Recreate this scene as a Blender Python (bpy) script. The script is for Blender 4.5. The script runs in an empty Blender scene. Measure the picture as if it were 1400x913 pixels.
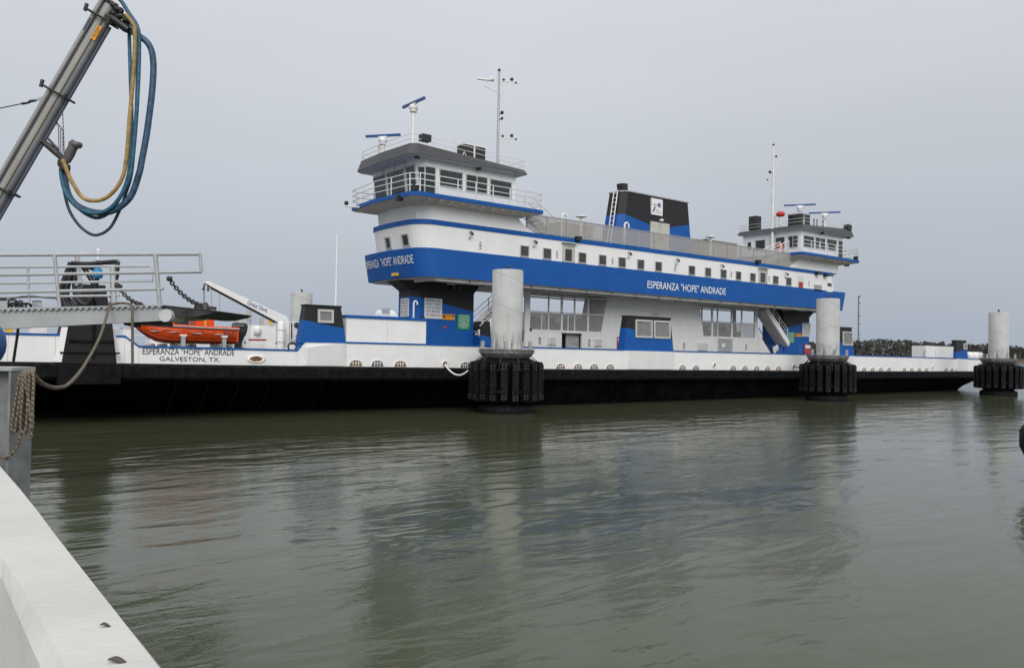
import bpy, math, random
from mathutils import Vector, Matrix, noise as mnoise
random.seed(7)
scn = bpy.context.scene
# ------------------------------------------------------------------ camera
F_PX, CX, CY = 1110.0, 700.0, 456.5
EYE = Vector((-39.4, -39.5, 2.6))
TH = math.radians(52.0); PITCH = math.atan((480.0 - CY) / F_PX); ROLL = math.radians(1.0)
fw = Vector((math.cos(TH)*math.cos(PITCH), math.sin(TH)*math.cos(PITCH), math.sin(PITCH)))
rt = Vector((math.sin(TH), -math.cos(TH), 0)); up = rt.cross(fw)
R2 = rt*math.cos(ROLL) + up*math.sin(ROLL); U2 = -rt*math.sin(ROLL) + up*math.cos(ROLL)
cam_d = bpy.data.cameras.new("camera"); cam = bpy.data.objects.new("camera", cam_d)
scn.collection.objects.link(cam)
cam.matrix_world = Matrix(((R2.x, U2.x, -fw.x, EYE.x), (R2.y, U2.y, -fw.y, EYE.y), (R2.z, U2.z, -fw.z, EYE.z), (0, 0, 0, 1)))
cam_d.sensor_fit = 'HORIZONTAL'; cam_d.sensor_width = 36; cam_d.lens = 36*F_PX/1400.0
cam_d.clip_start = 0.05; cam_d.clip_end = 20000
scn.camera = cam
# ------------------------------------------------------------------ sky and sun
SUN_EL, SUN_AZ = math.radians(30), math.radians(-118)      # direction towards the sun, azimuth from +X
world = bpy.data.worlds.new("World"); scn.world = world; world.use_nodes = True
nt = world.node_tree; nt.nodes.clear(); N = nt.nodes.new; LK = nt.links.new
wout = N('ShaderNodeOutputWorld'); bg1 = N('ShaderNodeBackground'); bg2 = N('ShaderNodeBackground'); addw = N('ShaderNodeAddShader')
sky = N('ShaderNodeTexSky'); sky.sky_type = 'NISHITA'; sky.sun_disc = False
sky.sun_elevation = SUN_EL; sky.sun_rotation = math.pi/2 - SUN_AZ; sky.dust_density = 6; sky.air_density = 1
hs = N('ShaderNodeHueSaturation'); hs.inputs['Saturation'].default_value = 0.25
LK(sky.outputs[0], hs.inputs['Color']); LK(hs.outputs[0], bg1.inputs[0]); bg1.inputs[1].default_value = 0.006
tc = N('ShaderNodeTexCoord'); sep = N('ShaderNodeSeparateXYZ'); LK(tc.outputs['Generated'], sep.inputs[0])
ramp = N('ShaderNodeValToRGB'); r = ramp.color_ramp
stops = [(0.0, (.38, .435, .51)), (0.10, (.455, .50, .565)), (0.22, (.54, .575, .63)), (0.40, (.64, .665, .72)), (0.62, (.80, .815, .835)), (1.0, (1.0, 1.0, 1.0))]
while len(r.elements) < len(stops): r.elements.new(0.5)
for e, (p, c) in zip(r.elements, stops): e.position = p; e.color = (*c, 1)
LK(sep.outputs[2], ramp.inputs[0])
nz = N('ShaderNodeTexNoise'); nz.inputs['Scale'].default_value = 1.6; nz.inputs['Detail'].default_value = 4
mp = N('ShaderNodeMapping'); mp.inputs['Scale'].default_value = (1, 1, 3.5); LK(tc.outputs['Generated'], mp.inputs[0]); LK(mp.outputs[0], nz.inputs[0])
mr = N('ShaderNodeMapRange'); mr.inputs[1].default_value = .3; mr.inputs[2].default_value = .7; mr.inputs[3].default_value = .955; mr.inputs[4].default_value = 1.045
LK(nz.outputs[0], mr.inputs[0])
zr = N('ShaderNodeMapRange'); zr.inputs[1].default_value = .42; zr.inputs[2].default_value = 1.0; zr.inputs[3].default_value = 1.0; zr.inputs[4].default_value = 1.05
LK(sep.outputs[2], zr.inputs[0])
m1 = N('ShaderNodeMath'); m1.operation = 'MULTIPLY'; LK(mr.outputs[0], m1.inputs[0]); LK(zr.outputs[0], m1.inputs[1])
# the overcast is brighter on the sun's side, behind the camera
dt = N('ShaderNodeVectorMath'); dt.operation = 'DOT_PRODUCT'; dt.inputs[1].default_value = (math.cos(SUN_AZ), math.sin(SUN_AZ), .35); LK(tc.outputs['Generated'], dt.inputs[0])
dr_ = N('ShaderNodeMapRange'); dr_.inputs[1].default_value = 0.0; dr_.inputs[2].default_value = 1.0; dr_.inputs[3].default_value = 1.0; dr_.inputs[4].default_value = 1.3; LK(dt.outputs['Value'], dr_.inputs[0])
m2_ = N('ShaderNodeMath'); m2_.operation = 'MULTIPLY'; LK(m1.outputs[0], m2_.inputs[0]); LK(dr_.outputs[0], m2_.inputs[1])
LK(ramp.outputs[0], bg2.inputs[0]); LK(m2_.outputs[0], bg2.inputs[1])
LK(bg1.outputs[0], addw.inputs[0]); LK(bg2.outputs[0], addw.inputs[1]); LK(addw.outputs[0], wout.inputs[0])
sd = bpy.data.lights.new("sun", 'SUN'); sd.energy = 1.5; sd.angle = math.radians(35); sd.color = (1, .975, .94)
sun = bpy.data.objects.new("sun", sd); scn.collection.objects.link(sun)
sv = Vector((math.cos(SUN_EL)*math.cos(SUN_AZ), math.cos(SUN_EL)*math.sin(SUN_AZ), math.sin(SUN_EL)))
sun.rotation_euler = sv.to_track_quat('Z', 'Y').to_euler(); sun.location = (0, 0, 60)
scn.view_settings.view_transform = 'Standard'; scn.view_settings.look = 'None'; scn.view_settings.exposure = 0; scn.view_settings.gamma = 1
scn.view_settings.use_curve_mapping = False

# ------------------------------------------------------------------ measuring helpers (sight line of the photo met with a real plane of the place)
def ray(x, y): return fw*F_PX + R2*(x-CX) - U2*(y-CY)
def aY(x, y, Y): d = ray(x, y); return EYE + d*((Y-EYE.y)/d.y)
def aX(x, y, X): d = ray(x, y); return EYE + d*((X-EYE.x)/d.x)
def aZ(x, y, Z): d = ray(x, y); return EYE + d*((Z-EYE.z)/d.z)
def aD(x, y, D): return EYE + ray(x, y)*(D/F_PX)            # D metres ahead
def lerp(a, b, t): return a + (b-a)*t
def itp(tab, x):
    if x <= tab[0][0]: return tab[0][1]
    for (a, va), (b, vb) in zip(tab, tab[1:]):
        if x <= b: return va + (vb-va)*(x-a)/(b-a)
    return tab[-1][1]

# ------------------------------------------------------------------ materials
def mat(name, col, rough=.55, metal=0., var=.08, vscale=3., streak=0., streak_col=(.25, .2, .15), bump=0., bscale=20., spec=.5, coat=0.):
    m = bpy.data.materials.new(name); m.use_nodes = True; t = m.node_tree; b = t.nodes['Principled BSDF']
    b.inputs['Roughness'].default_value = rough; b.inputs['Metallic'].default_value = metal; b.inputs['Specular IOR Level'].default_value = spec
    g = t.nodes.new('ShaderNodeNewGeometry'); n = t.nodes.new('ShaderNodeTexNoise'); n.inputs['Scale'].default_value = vscale; n.inputs['Detail'].default_value = 6
    t.links.new(g.outputs['Position'], n.inputs['Vector'])
    mx = t.nodes.new('ShaderNodeMix'); mx.data_type = 'RGBA'; mx.inputs[6].default_value = (*[c*(1-var*1.6) for c in col], 1); mx.inputs[7].default_value = (*[min(1, c*(1+var)) for c in col], 1)
    mrr = t.nodes.new('ShaderNodeMapRange'); mrr.inputs[1].default_value = .3; mrr.inputs[2].default_value = .7; t.links.new(n.outputs[0], mrr.inputs[0]); t.links.new(mrr.outputs[0], mx.inputs[0])
    out = mx.outputs[2]
    if streak > 0:
        mp = t.nodes.new('ShaderNodeMapping'); mp.inputs['Scale'].default_value = (3.2, 3.2, .22); t.links.new(g.outputs['Position'], mp.inputs[0])
        n2 = t.nodes.new('ShaderNodeTexNoise'); n2.inputs['Scale'].default_value = 1.7; n2.inputs['Detail'].default_value = 7; n2.inputs['Roughness'].default_value = .65; t.links.new(mp.outputs[0], n2.inputs['Vector'])
        m2 = t.nodes.new('ShaderNodeMapRange'); m2.inputs[1].default_value = .52; m2.inputs[2].default_value = .80; m2.inputs[4].default_value = streak; t.links.new(n2.outputs[0], m2.inputs[0])
        x2 = t.nodes.new('ShaderNodeMix'); x2.data_type = 'RGBA'; t.links.new(m2.outputs[0], x2.inputs[0]); t.links.new(out, x2.inputs[6]); x2.inputs[7].default_value = (*streak_col, 1); out = x2.outputs[2]
    t.links.new(out, b.inputs['Base Color'])
    if bump > 0:
        n3 = t.nodes.new('ShaderNodeTexNoise'); n3.inputs['Scale'].default_value = bscale; n3.inputs['Detail'].default_value = 5; t.links.new(g.outputs['Position'], n3.inputs['Vector'])
        bp = t.nodes.new('ShaderNodeBump'); bp.inputs['Strength'].default_value = bump; bp.inputs['Distance'].default_value = .02; t.links.new(n3.outputs[0], bp.inputs['Height']); t.links.new(bp.outputs[0], b.inputs['Normal'])
    return m
BLUE = (.008, .088, .335); DARK = (.022, .0215, .023)
M = dict(
    white=mat('ship_white_paint', (.80, .795, .78), .45, streak=.16, var=.03, vscale=1.2, streak_col=(.50, .45, .38), bump=.2, bscale=1.2),
    cleanwhite=mat('white_paint', (.80, .795, .775), .45, var=.04),
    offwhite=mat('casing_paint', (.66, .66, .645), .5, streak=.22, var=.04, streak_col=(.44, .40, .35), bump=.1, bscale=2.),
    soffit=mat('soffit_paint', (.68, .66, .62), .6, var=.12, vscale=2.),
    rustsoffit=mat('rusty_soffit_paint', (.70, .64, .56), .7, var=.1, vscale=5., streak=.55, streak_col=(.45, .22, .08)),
    blue=mat('ship_blue_paint', BLUE, .5, var=.06, vscale=1.5, streak=.10, streak_col=(.03, .13, .38), bump=.16, bscale=1.1, spec=.25),
    black=mat('black_paint', DARK, .5, var=.15, spec=.12),
    grey=mat('dark_grey_paint', (.062, .062, .066), .5, var=.12),
    hull=mat('black_hull_paint', (.004, .004, .0042), .55, var=.5, vscale=1.5, streak=.10, streak_col=(.02, .017, .013), spec=.03),
    belt=mat('rubber_belt', (.009, .009, .010), .6, var=.4, vscale=4., streak=.4, streak_col=(.028, .026, .024), spec=.08),
    rubber=mat('fender_rubber', (.0115, .0115, .013), .55, var=.4, vscale=7., streak=.35, streak_col=(.038, .037, .035), bump=.3, spec=.08),
    rubbershade=mat('gap_shade_rubber', (.006, .006, .0065), .5, var=.3, spec=.06),  # core rubber darkened: shade of the panel gaps put into the colour
    deck=mat('deck_paint', (.12, .12, .12), .7, var=.2),
    galv=mat('galvanised_steel', (.40, .41, .41), .5, metal=.25, var=.16, vscale=9., streak=.2, streak_col=(.24, .22, .2)),
    rail=mat('white_railing_paint', (.74, .74, .72), .45, var=.06),
    alu=mat('weathered_aluminium', (.43, .44, .44), .5, metal=.2, var=.06, vscale=4., streak=.12, streak_col=(.30, .29, .28), bump=.05),
    concrete=mat('concrete', (.47, .465, .44), .85, var=.14, vscale=2.6, streak=.55, streak_col=(.27, .25, .20), bump=.35, bscale=14.),
    orange=mat('orange_gelcoat', (.72, .085, .012), .35, var=.10, vscale=4., streak=.25, streak_col=(.5, .05, .01), spec=.25),
    orangedark=mat('orange_bottom', (.42, .045, .012), .5, var=.2, spec=.2),
    hoseblue=mat('blue_hose', (.032, .085, .155), .5, var=.35, vscale=14., bump=.3, bscale=60.),
    hoseteal=mat('teal_hose', (.022, .115, .185), .5, var=.3, vscale=14.),
    hoseyellow=mat('ochre_hose', (.36, .23, .075), .55, var=.25, vscale=16.),
    hoseblack=mat('black_hose', (.016, .016, .02), .45, var=.3),
    steel=mat('dark_steel', (.06, .057, .054), .5, metal=.5, var=.3, vscale=20.),
    rope=None, red=mat('red_paint', (.55, .03, .02), .45), redp=mat('red_label', (.42, .05, .04), .5, var=.5, vscale=14.),
    yellow=mat('yellow_paint', (.75, .42, .03), .5), green=mat('green_sign', (.02, .26, .11), .5, var=.05), amber=mat('orange_sign', (.80, .33, .02), .5, var=.05),
    signwhite=mat('sign_white', (.66, .67, .68), .5, var=.03), ink=mat('black_lettering', (.03, .03, .035), .6), inkblue=mat('blue_lettering', (.03, .05, .25), .6),
    navy=mat('navy_panel', (.02, .05, .13), .5), pink=mat('pink_emblem', (.62, .40, .40), .6),
    letter=mat('white_lettering', (.80, .80, .78), .5, var=.02),
    frame=mat('window_frame', (.50, .50, .47), .45, var=.08), panegrey=mat('grey_shutter_pane', (.20, .20, .20), .5, var=.1),
    beige=mat('beige_door', (.52, .50, .45), .5, var=.08), brown=mat('taupe_locker', (.33, .295, .26), .6, var=.15, vscale=2.),
    box=mat('grey_box', (.33, .33, .33), .55, var=.2),
    radarblue=mat('radar_blue', (.01, .07, .25), .35), leaf=mat('dry_leaf', (.085, .06, .05), .8, var=.3, vscale=60.),
    blackplastic=mat('black_plastic', (.02, .02, .02), .4),
    buoy=mat('blue_float', (.015, .09, .28), .4, var=.15),
)
def rope_mat():
    m = mat('manila_rope', (.25, .205, .15), .85, var=.35, vscale=40.); t = m.node_tree; b = t.nodes['Principled BSDF']
    tcn = t.nodes.new('ShaderNodeTexCoord'); w = t.nodes.new('ShaderNodeTexWave'); w.inputs['Scale'].default_value = 14; w.bands_direction = 'DIAGONAL'; w.inputs['Distortion'].default_value = .6
    t.links.new(tcn.outputs['Object'], w.inputs[0])
    bp = t.nodes.new('ShaderNodeBump'); bp.inputs['Strength'].default_value = .9; bp.inputs['Distance'].default_value = .01; t.links.new(w.outputs['Fac'], bp.inputs['Height']); t.links.new(bp.outputs[0], b.inputs['Normal'])
    mx = t.nodes.new('ShaderNodeMix'); mx.data_type = 'RGBA'; src = b.inputs['Base Color'].links[0].from_socket
    t.links.new(w.outputs['Fac'], mx.inputs[0]); mx.inputs[6].default_value = (.10, .075, .05, 1); t.links.new(src, mx.inputs[7]); t.links.new(mx.outputs[2], b.inputs['Base Color'])
    return m
M['rope'] = rope_mat()
def glass_mat(name, col, rough=.06):
    m = mat(name, col, rough, var=.5, vscale=1.1, spec=.6); return m
M['glass'] = glass_mat('dark_window_glass', (.022, .026, .028)); M['cabinglass'] = glass_mat('cabin_window_glass', (.045, .045, .045), .2)
def mesh_mat(name, col, alpha):
    m = bpy.data.materials.new(name); m.use_nodes = True; t = m.node_tree; b = t.nodes['Principled BSDF']
    b.inputs['Base Color'].default_value = (*col, 1); b.inputs['Roughness'].default_value = .6
    tr = t.nodes.new('ShaderNodeBsdfTransparent'); mx = t.nodes.new('ShaderNodeMixShader'); mx.inputs[0].default_value = alpha
    t.links.new(tr.outputs[0], mx.inputs[1]); t.links.new(b.outputs[0], mx.inputs[2]); t.links.new(mx.outputs[0], t.nodes['Material Output'].inputs[0]); return m
M['mesh'] = mesh_mat('fine_rail_mesh', (.42, .40, .37), .52); M['mesh2'] = mesh_mat('casing_rail_mesh', (.34, .33, .31), .42)
def two_tone(name, lines, mode, cap=None, absx=False, low=BLUE, high=DARK):
    """paint scheme: 'low' colour below the line z = a + b*x (max or min of several), 'high' above"""
    m = mat(name, low, .5, var=.06, vscale=1.5, bump=.08, bscale=2., spec=.25); t = m.node_tree; b = t.nodes['Principled BSDF']; nn = t.nodes.new; l = t.links.new
    g = nn('ShaderNodeNewGeometry'); s = nn('ShaderNodeSeparateXYZ'); l(g.outputs['Position'], s.inputs[0]); xs = s.outputs[0]
    if absx: a = nn('ShaderNodeMath'); a.operation = 'ABSOLUTE'; l(xs, a.inputs[0]); xs = a.outputs[0]
    cur = None
    for (a_, b_) in lines:
        q = nn('ShaderNodeMath'); q.operation = 'MULTIPLY_ADD'; l(xs, q.inputs[0]); q.inputs[1].default_value = b_; q.inputs[2].default_value = a_
        if cur is None: cur = q.outputs[0]
        else: w = nn('ShaderNodeMath'); w.operation = mode; l(cur, w.inputs[0]); l(q.outputs[0], w.inputs[1]); cur = w.outputs[0]
    if cap is not None: w = nn('ShaderNodeMath'); w.operation = 'MINIMUM'; l(cur, w.inputs[0]); w.inputs[1].default_value = cap; cur = w.outputs[0]
    gt = nn('ShaderNodeMath'); gt.operation = 'GREATER_THAN'; l(s.outputs[2], gt.inputs[0]); l(cur, gt.inputs[1])
    mx = nn('ShaderNodeMix'); mx.data_type = 'RGBA'; src = b.inputs['Base Color'].links[0].from_socket
    l(gt.outputs[0], mx.inputs[0]); l(src, mx.inputs[6]); mx.inputs[7].default_value = (*high, 1); l(mx.outputs[2], b.inputs['Base Color']); return m
def line_mat(name, p, q, **k):
    b_ = (q[1]-p[1])/(q[0]-p[0]); return two_tone(name, [(p[1]-b_*p[0], b_)], 'MINIMUM', **k)

# ------------------------------------------------------------------ mesh helpers
def V(*a): return Vector(a)
SPLIT = set('mesh_panel opening_mullion casing_reveal locker_post edge_plate bracket bollard boat_cradle cradle_pad deck_fitting hydraulic_line band strap reflective_tape chain_shackle end_fitting sheave fall_wire drum_cap mast_lamp arm_lamp roof_lamp collar_lug hose_clip rubbing_strake rubbing_belt stiffener raft_cradle seat mesh_infill deck_beam casing_wall under_bearer lamp_arm sloping_wall red_tag wall_marking door_frame opening_mullion handle propeller_guard tread handrail platform_stairs ventilator_trim chain stay chain_tie'.split())
class MB:
    def __init__(s): s.v = []; s.f = []; s.sm = []
    def add(s, vs, fs, smooth=False):
        o = len(s.v); s.v += [Vector(p) for p in vs]; s.f += [[i+o for i in f] for f in fs]; s.sm += [smooth]*len(fs); return s
    def box(s, a, b):
        (x0, y0, z0), (x1, y1, z1) = a, b
        x0, x1 = sorted((x0, x1)); y0, y1 = sorted((y0, y1)); z0, z1 = sorted((z0, z1))
        return s.add([(x0,y0,z0),(x1,y0,z0),(x1,y1,z0),(x0,y1,z0),(x0,y0,z1),(x1,y0,z1),(x1,y1,z1),(x0,y1,z1)],
                     [[0,3,2,1],[4,5,6,7],[0,1,5,4],[1,2,6,5],[2,3,7,6],[3,0,4,7]])
    def hexa(s, b4, t4): return s.add(list(b4)+list(t4), [[3,2,1,0],[4,5,6,7],[0,1,5,4],[1,2,6,5],[2,3,7,6],[3,0,4,7]])
    def loft(s, rings, cap0=True, cap1=True, smooth=False):
        n = len(rings[0]); vs = [p for r_ in rings for p in r_]; fs = []
        for k in range(len(rings)-1):
            for i in range(n): j = (i+1) % n; fs.append([k*n+i, k*n+j, (k+1)*n+j, (k+1)*n+i])
        s.add(vs, fs, smooth)
        o = len(s.v)-len(vs)
        if cap0: s.add(rings[0], [list(reversed(range(n)))]) if smooth else (s.f.append([o+i for i in reversed(range(n))]), s.sm.append(False))
        if cap1: s.add(rings[-1], [list(range(n))]) if smooth else (s.f.append([o+(len(rings)-1)*n+i for i in range(n)]), s.sm.append(False))
        return s
    def tube(s, pts, rad, n=8, closed=False):
        pts = [Vector(p) for p in pts]; m = len(pts); rings = []; prev = None
        for i, p in enumerate(pts):
            if closed: t = pts[(i+1) % m]-pts[i-1]
            else: t = pts[min(i+1, m-1)]-pts[max(i-1, 0)]
            t.normalize()
            if prev is None: a = Vector((0, 0, 1)) if abs(t.z) < .9 else Vector((1, 0, 0)); nrm = t.cross(a).normalized()
            else: nrm = (prev-t*prev.dot(t)).normalized()
            prev = nrm; bi = t.cross(nrm); rr = rad[i] if isinstance(rad, (list, tuple)) else rad
            rings.append([p+nrm*math.cos(k*2*math.pi/n)*rr+bi*math.sin(k*2*math.pi/n)*rr for k in range(n)])
        if closed:
            rings.append(rings[0]); return s.loft(rings, False, False, True)
        return s.loft(rings, True, True, True)
    def bar(s, a, b, w, h=None):     # rectangular bar from a to b
        a = Vector(a); b = Vector(b); h = h or w; t = (b-a).normalized(); q = Vector((0, 0, 1)) if abs(t.z) < .95 else Vector((0, 1, 0))
        x = t.cross(q).normalized()*w/2; y = x.cross(t).normalized()*h/2
        return s.loft([[a-x-y, a+x-y, a+x+y, a-x+y], [b-x-y, b+x-y, b+x+y, b-x+y]])
    def lathe(s, c, prof, n=24, smooth=True, caps=True):
        c = Vector(c); return s.loft([[c+V(rr*math.cos(k*2*math.pi/n), rr*math.sin(k*2*math.pi/n), z) for k in range(n)] for rr, z in prof], caps, caps, smooth)
    def prism(s, poly, Y0, Y1):      # poly of (x,z), extruded in y from Y0 (near) to Y1
        return s.loft([[V(x, Y0, z) for x, z in poly], [V(x, Y1, z) for x, z in poly]])
    def clusters(s):
        n = len(s.f); used = sorted({i for f in s.f for i in f}); par = {i: i for i in used}
        def fd(i):
            while par[i] != i: par[i] = par[par[i]]; i = par[i]
            return i
        for f in s.f:
            for i in f[1:]: par[fd(i)] = fd(f[0])
        comp = {}
        for k, f in enumerate(s.f): comp.setdefault(fd(f[0]), []).append(k)
        cl = []
        for fs in comp.values():
            vi = {i for k in fs for i in s.f[k]}; lo = [min(s.v[i][a] for i in vi)-.015 for a in range(3)]; hi = [max(s.v[i][a] for i in vi)+.015 for a in range(3)]
            hit = [c for c in cl if all(c[1][a] <= hi[a] and c[2][a] >= lo[a] for a in range(3))]
            for c in hit: cl.remove(c); fs = fs+c[0]; lo = [min(lo[a], c[1][a]) for a in range(3)]; hi = [max(hi[a], c[2][a]) for a in range(3)]
            cl.append((fs, lo, hi))
        return [c[0] for c in cl]
    def build(s, name, m, parent=None):
        if name in SPLIT and parent is not None:
            cl = s.clusters()
            if 1 < len(cl) <= 40:
                first = None
                for fs in cl:
                    q = MB(); ids = {}
                    for k in fs:
                        for i in s.f[k]:
                            if i not in ids: ids[i] = len(q.v); q.v.append(s.v[i])
                        q.f.append([ids[i] for i in s.f[k]]); q.sm.append(s.sm[k])
                    o = q._build(name, m, parent); first = first or o
                return first
        return s._build(name, m, parent)
    def _build(s, name, m, parent=None):
        me = bpy.data.meshes.new(name); me.from_pydata([tuple(p) for p in s.v], [], s.f); me.polygons.foreach_set('use_smooth', s.sm)
        import bmesh
        b = bmesh.new(); b.from_mesh(me); bmesh.ops.recalc_face_normals(b, faces=b.faces); b.to_mesh(me); b.free()
        me.materials.append(M[m] if isinstance(m, str) else m); me.update()
        o = bpy.data.objects.new(name, me); scn.collection.objects.link(o)
        if parent is not None: o.parent = parent; o.matrix_parent_inverse = Matrix.Translation(-Vector(parent_loc(parent)))
        return o
def parent_loc(o):
    return Vector((0, 0, 0)) if o.parent else Vector(o.location)
# children meshes are written in world coordinates; shift so that parents' locations cancel out
def thing(name, label, cat, loc=(0, 0, 0), group=None):
    o = bpy.data.objects.new(name, None); scn.collection.objects.link(o); o.location = loc; o.empty_display_size = .3
    o['label'] = label; o['category'] = cat
    if group: o['group'] = group
    return o
def tag(o, label, cat, group=None):
    o['label'] = label; o['category'] = cat
    if group: o['group'] = group
    return o
def structure(o, kind='structure'): o['kind'] = kind; return o
def dup(root, delta, label, group):
    def cp(o, par):
        c = o.copy(); scn.collection.objects.link(c)
        if par is not None: c.parent = par; c.matrix_parent_inverse = o.matrix_parent_inverse.copy()
        for ch in list(o.children): cp(ch, c)
        return c
    r_ = cp(root, None); r_.location = Vector(root.location)+Vector(delta); r_['label'] = label; r_['group'] = group; return r_
_txt = {}
def text_mesh(body, bold=.004):
    if body not in _txt:
        cu = bpy.data.curves.new('t', 'FONT'); cu.body = body; cu.align_x = 'LEFT'; cu.extrude = 0; cu.resolution_u = 3; cu.offset = bold
        o = bpy.data.objects.new('t', cu); scn.collection.objects.link(o); dg = bpy.context.evaluated_depsgraph_get()
        me = bpy.data.meshes.new_from_object(o.evaluated_get(dg)); vs = [v.co.copy() for v in me.vertices]; fs = [list(p.vertices) for p in me.polygons]
        bpy.data.objects.remove(o); bpy.data.curves.remove(cu); bpy.data.meshes.remove(me)
        x0 = min(v.x for v in vs); x1 = max(v.x for v in vs); y0 = min(v.y for v in vs); y1 = max(v.y for v in vs)
        _txt[body] = ([((v.x-x0)/(x1-x0), (v.y-y0)/(y1-y0)) for v in vs], fs)
    return _txt[body]
def lettering(mb, body, fn):         # fn maps (u,v) in 0..1 to a point just above the surface
    uv, fs = text_mesh(body); return mb.add([fn(u, v) for u, v in uv], fs)
def flat_text(mb, body, x0, x1, z0, z1, Y, xb=0.):   # on a plane facing -Y
    return lettering(mb, body, lambda u, v: V(lerp(x0, x1, u), Y, lerp(z0, z1, v)))
def win(parent, corners, n, fw_=.06, proud=.05, glass='glass', frame='frame', name='window', mull=0):
    """corners BL,BR,TR,TL on the wall; n outward"""
    c = [Vector(p) for p in corners]; n = Vector(n).normalized(); cen = sum(c, Vector())/4
    ex = (c[1]-c[0]).normalized(); ez = (c[3]-c[0]).normalized()
    inn = [c[0]+ex*fw_+ez*fw_, c[1]-ex*fw_+ez*fw_, c[2]-ex*fw_-ez*fw_, c[3]+ex*fw_-ez*fw_]
    mb = MB()
    for i in range(4):
        j = (i+1) % 4; a, b, d, e = c[i], c[j], inn[j], inn[i]
        mb.loft([[a-n*.01, b-n*.01, d-n*.01, e-n*.01], [a+n*proud, b+n*proud, d+n*proud, e+n*proud]])
    for k in range(mull):
        t = (k+1)/(mull+1); a = inn[0].lerp(inn[1], t); b = inn[3].lerp(inn[2], t); mb.bar(a+n*.03, b+n*.03, .05, .03)
    w = mb.build(name, frame, parent)
    MB().loft([[p-n*.01 for p in inn], [p+n*.012 for p in inn]]).build('pane', glass, w)
    return w
def rectY(x0, y0, x1, y1, Y):
    ym = (y0+y1)/2; xm = (x0+x1)/2; return aY(x0, ym, Y).x, aY(x1, ym, Y).x, aY(xm, y1, Y).z, aY(xm, y0, Y).z   # X0,X1,zb,zt
def winY(parent, X0, X1, zb, zt, Y, **k): return win(parent, [(X0, Y, zb), (X1, Y, zb), (X1, Y, zt), (X0, Y, zt)], (0, -1, 0), **k)
def plateY(px, Y, th=.03):
    X0, X1, zb, zt = rectY(*px, Y); return MB().box((X0, Y-th, zb), (X1, Y-.002, zt)), (X0, X1, zb, zt)

# ------------------------------------------------------------------ WATER
def build_water():
    m = bpy.data.materials.new('harbour_water'); m.use_nodes = True; t = m.node_tree; b = t.nodes['Principled BSDF']; nn = t.nodes.new; l = t.links.new
    b.inputs['Roughness'].default_value = .10; b.inputs['IOR'].default_value = 1.333; b.inputs['Specular IOR Level'].default_value = .5
    g = nn('ShaderNodeNewGeometry')
    def noise(scale, sc=(1, 1, 1), det=3, rough=.55, rot=0., dist=0.):
        mp_ = nn('ShaderNodeMapping'); mp_.inputs['Scale'].default_value = sc; mp_.inputs['Rotation'].default_value = (0, 0, rot); l(g.outputs['Position'], mp_.inputs[0])
        n_ = nn('ShaderNodeTexNoise'); n_.inputs['Scale'].default_value = scale; n_.inputs['Detail'].default_value = det; n_.inputs['Roughness'].default_value = rough; n_.inputs['Distortion'].default_value = dist; l(mp_.outputs[0], n_.inputs['Vector']); return n_.outputs[0]
    def math_(op, a, b_, c=None):
        q = nn('ShaderNodeMath'); q.operation = op
        for i, v in enumerate((a, b_, c)):
            if v is None: continue
            if isinstance(v, (int, float)): q.inputs[i].default_value = v
            else: l(v, q.inputs[i])
        return q.outputs[0]
    rot = -TH + math.pi/2
    patch = nn('ShaderNodeMapRange'); patch.inputs[1].default_value = .42; patch.inputs[2].default_value = .62; patch.inputs[3].default_value = .22; patch.inputs[4].default_value = 1.0
    l(noise(.11, (.7, 1.5, 1), 3, .6, -rot, 1.), patch.inputs[0])
    w1 = math_('MULTIPLY', noise(.9, (.45, 1.25, 1), 3, .5, -rot, .5), .048)
    w2 = math_('MULTIPLY', math_('MULTIPLY', noise(3.4, (.6, 1.25, 1), 4, .6, -rot, .5), .0105), patch.outputs[0])
    w3 = math_('MULTIPLY', math_('MULTIPLY', noise(14, (.8, 1.2, 1), 3, .6, -rot), .0022), patch.outputs[0])
    hgt = math_('ADD', math_('ADD', w1, w2), w3)
    bp = nn('ShaderNodeBump'); bp.inputs['Strength'].default_value = 1.0; bp.inputs['Distance'].default_value = 1.0; l(hgt, bp.inputs['Height']); l(bp.outputs[0], b.inputs['Normal'])
    mx = nn('ShaderNodeMix'); mx.data_type = 'RGBA'; mx.inputs[6].default_value = (.051, .060, .032, 1); mx.inputs[7].default_value = (.066, .075, .042, 1); l(noise(.08, det=2), mx.inputs[0]); l(mx.outputs[2], b.inputs['Base Color'])
    S = 9000
    o = MB().add([(-S, -S, 0), (S, -S, 0), (S, S, 0), (-S, S, 0)], [[0, 1, 2, 3]]).build('water', m); structure(o)
build_water()

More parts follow.
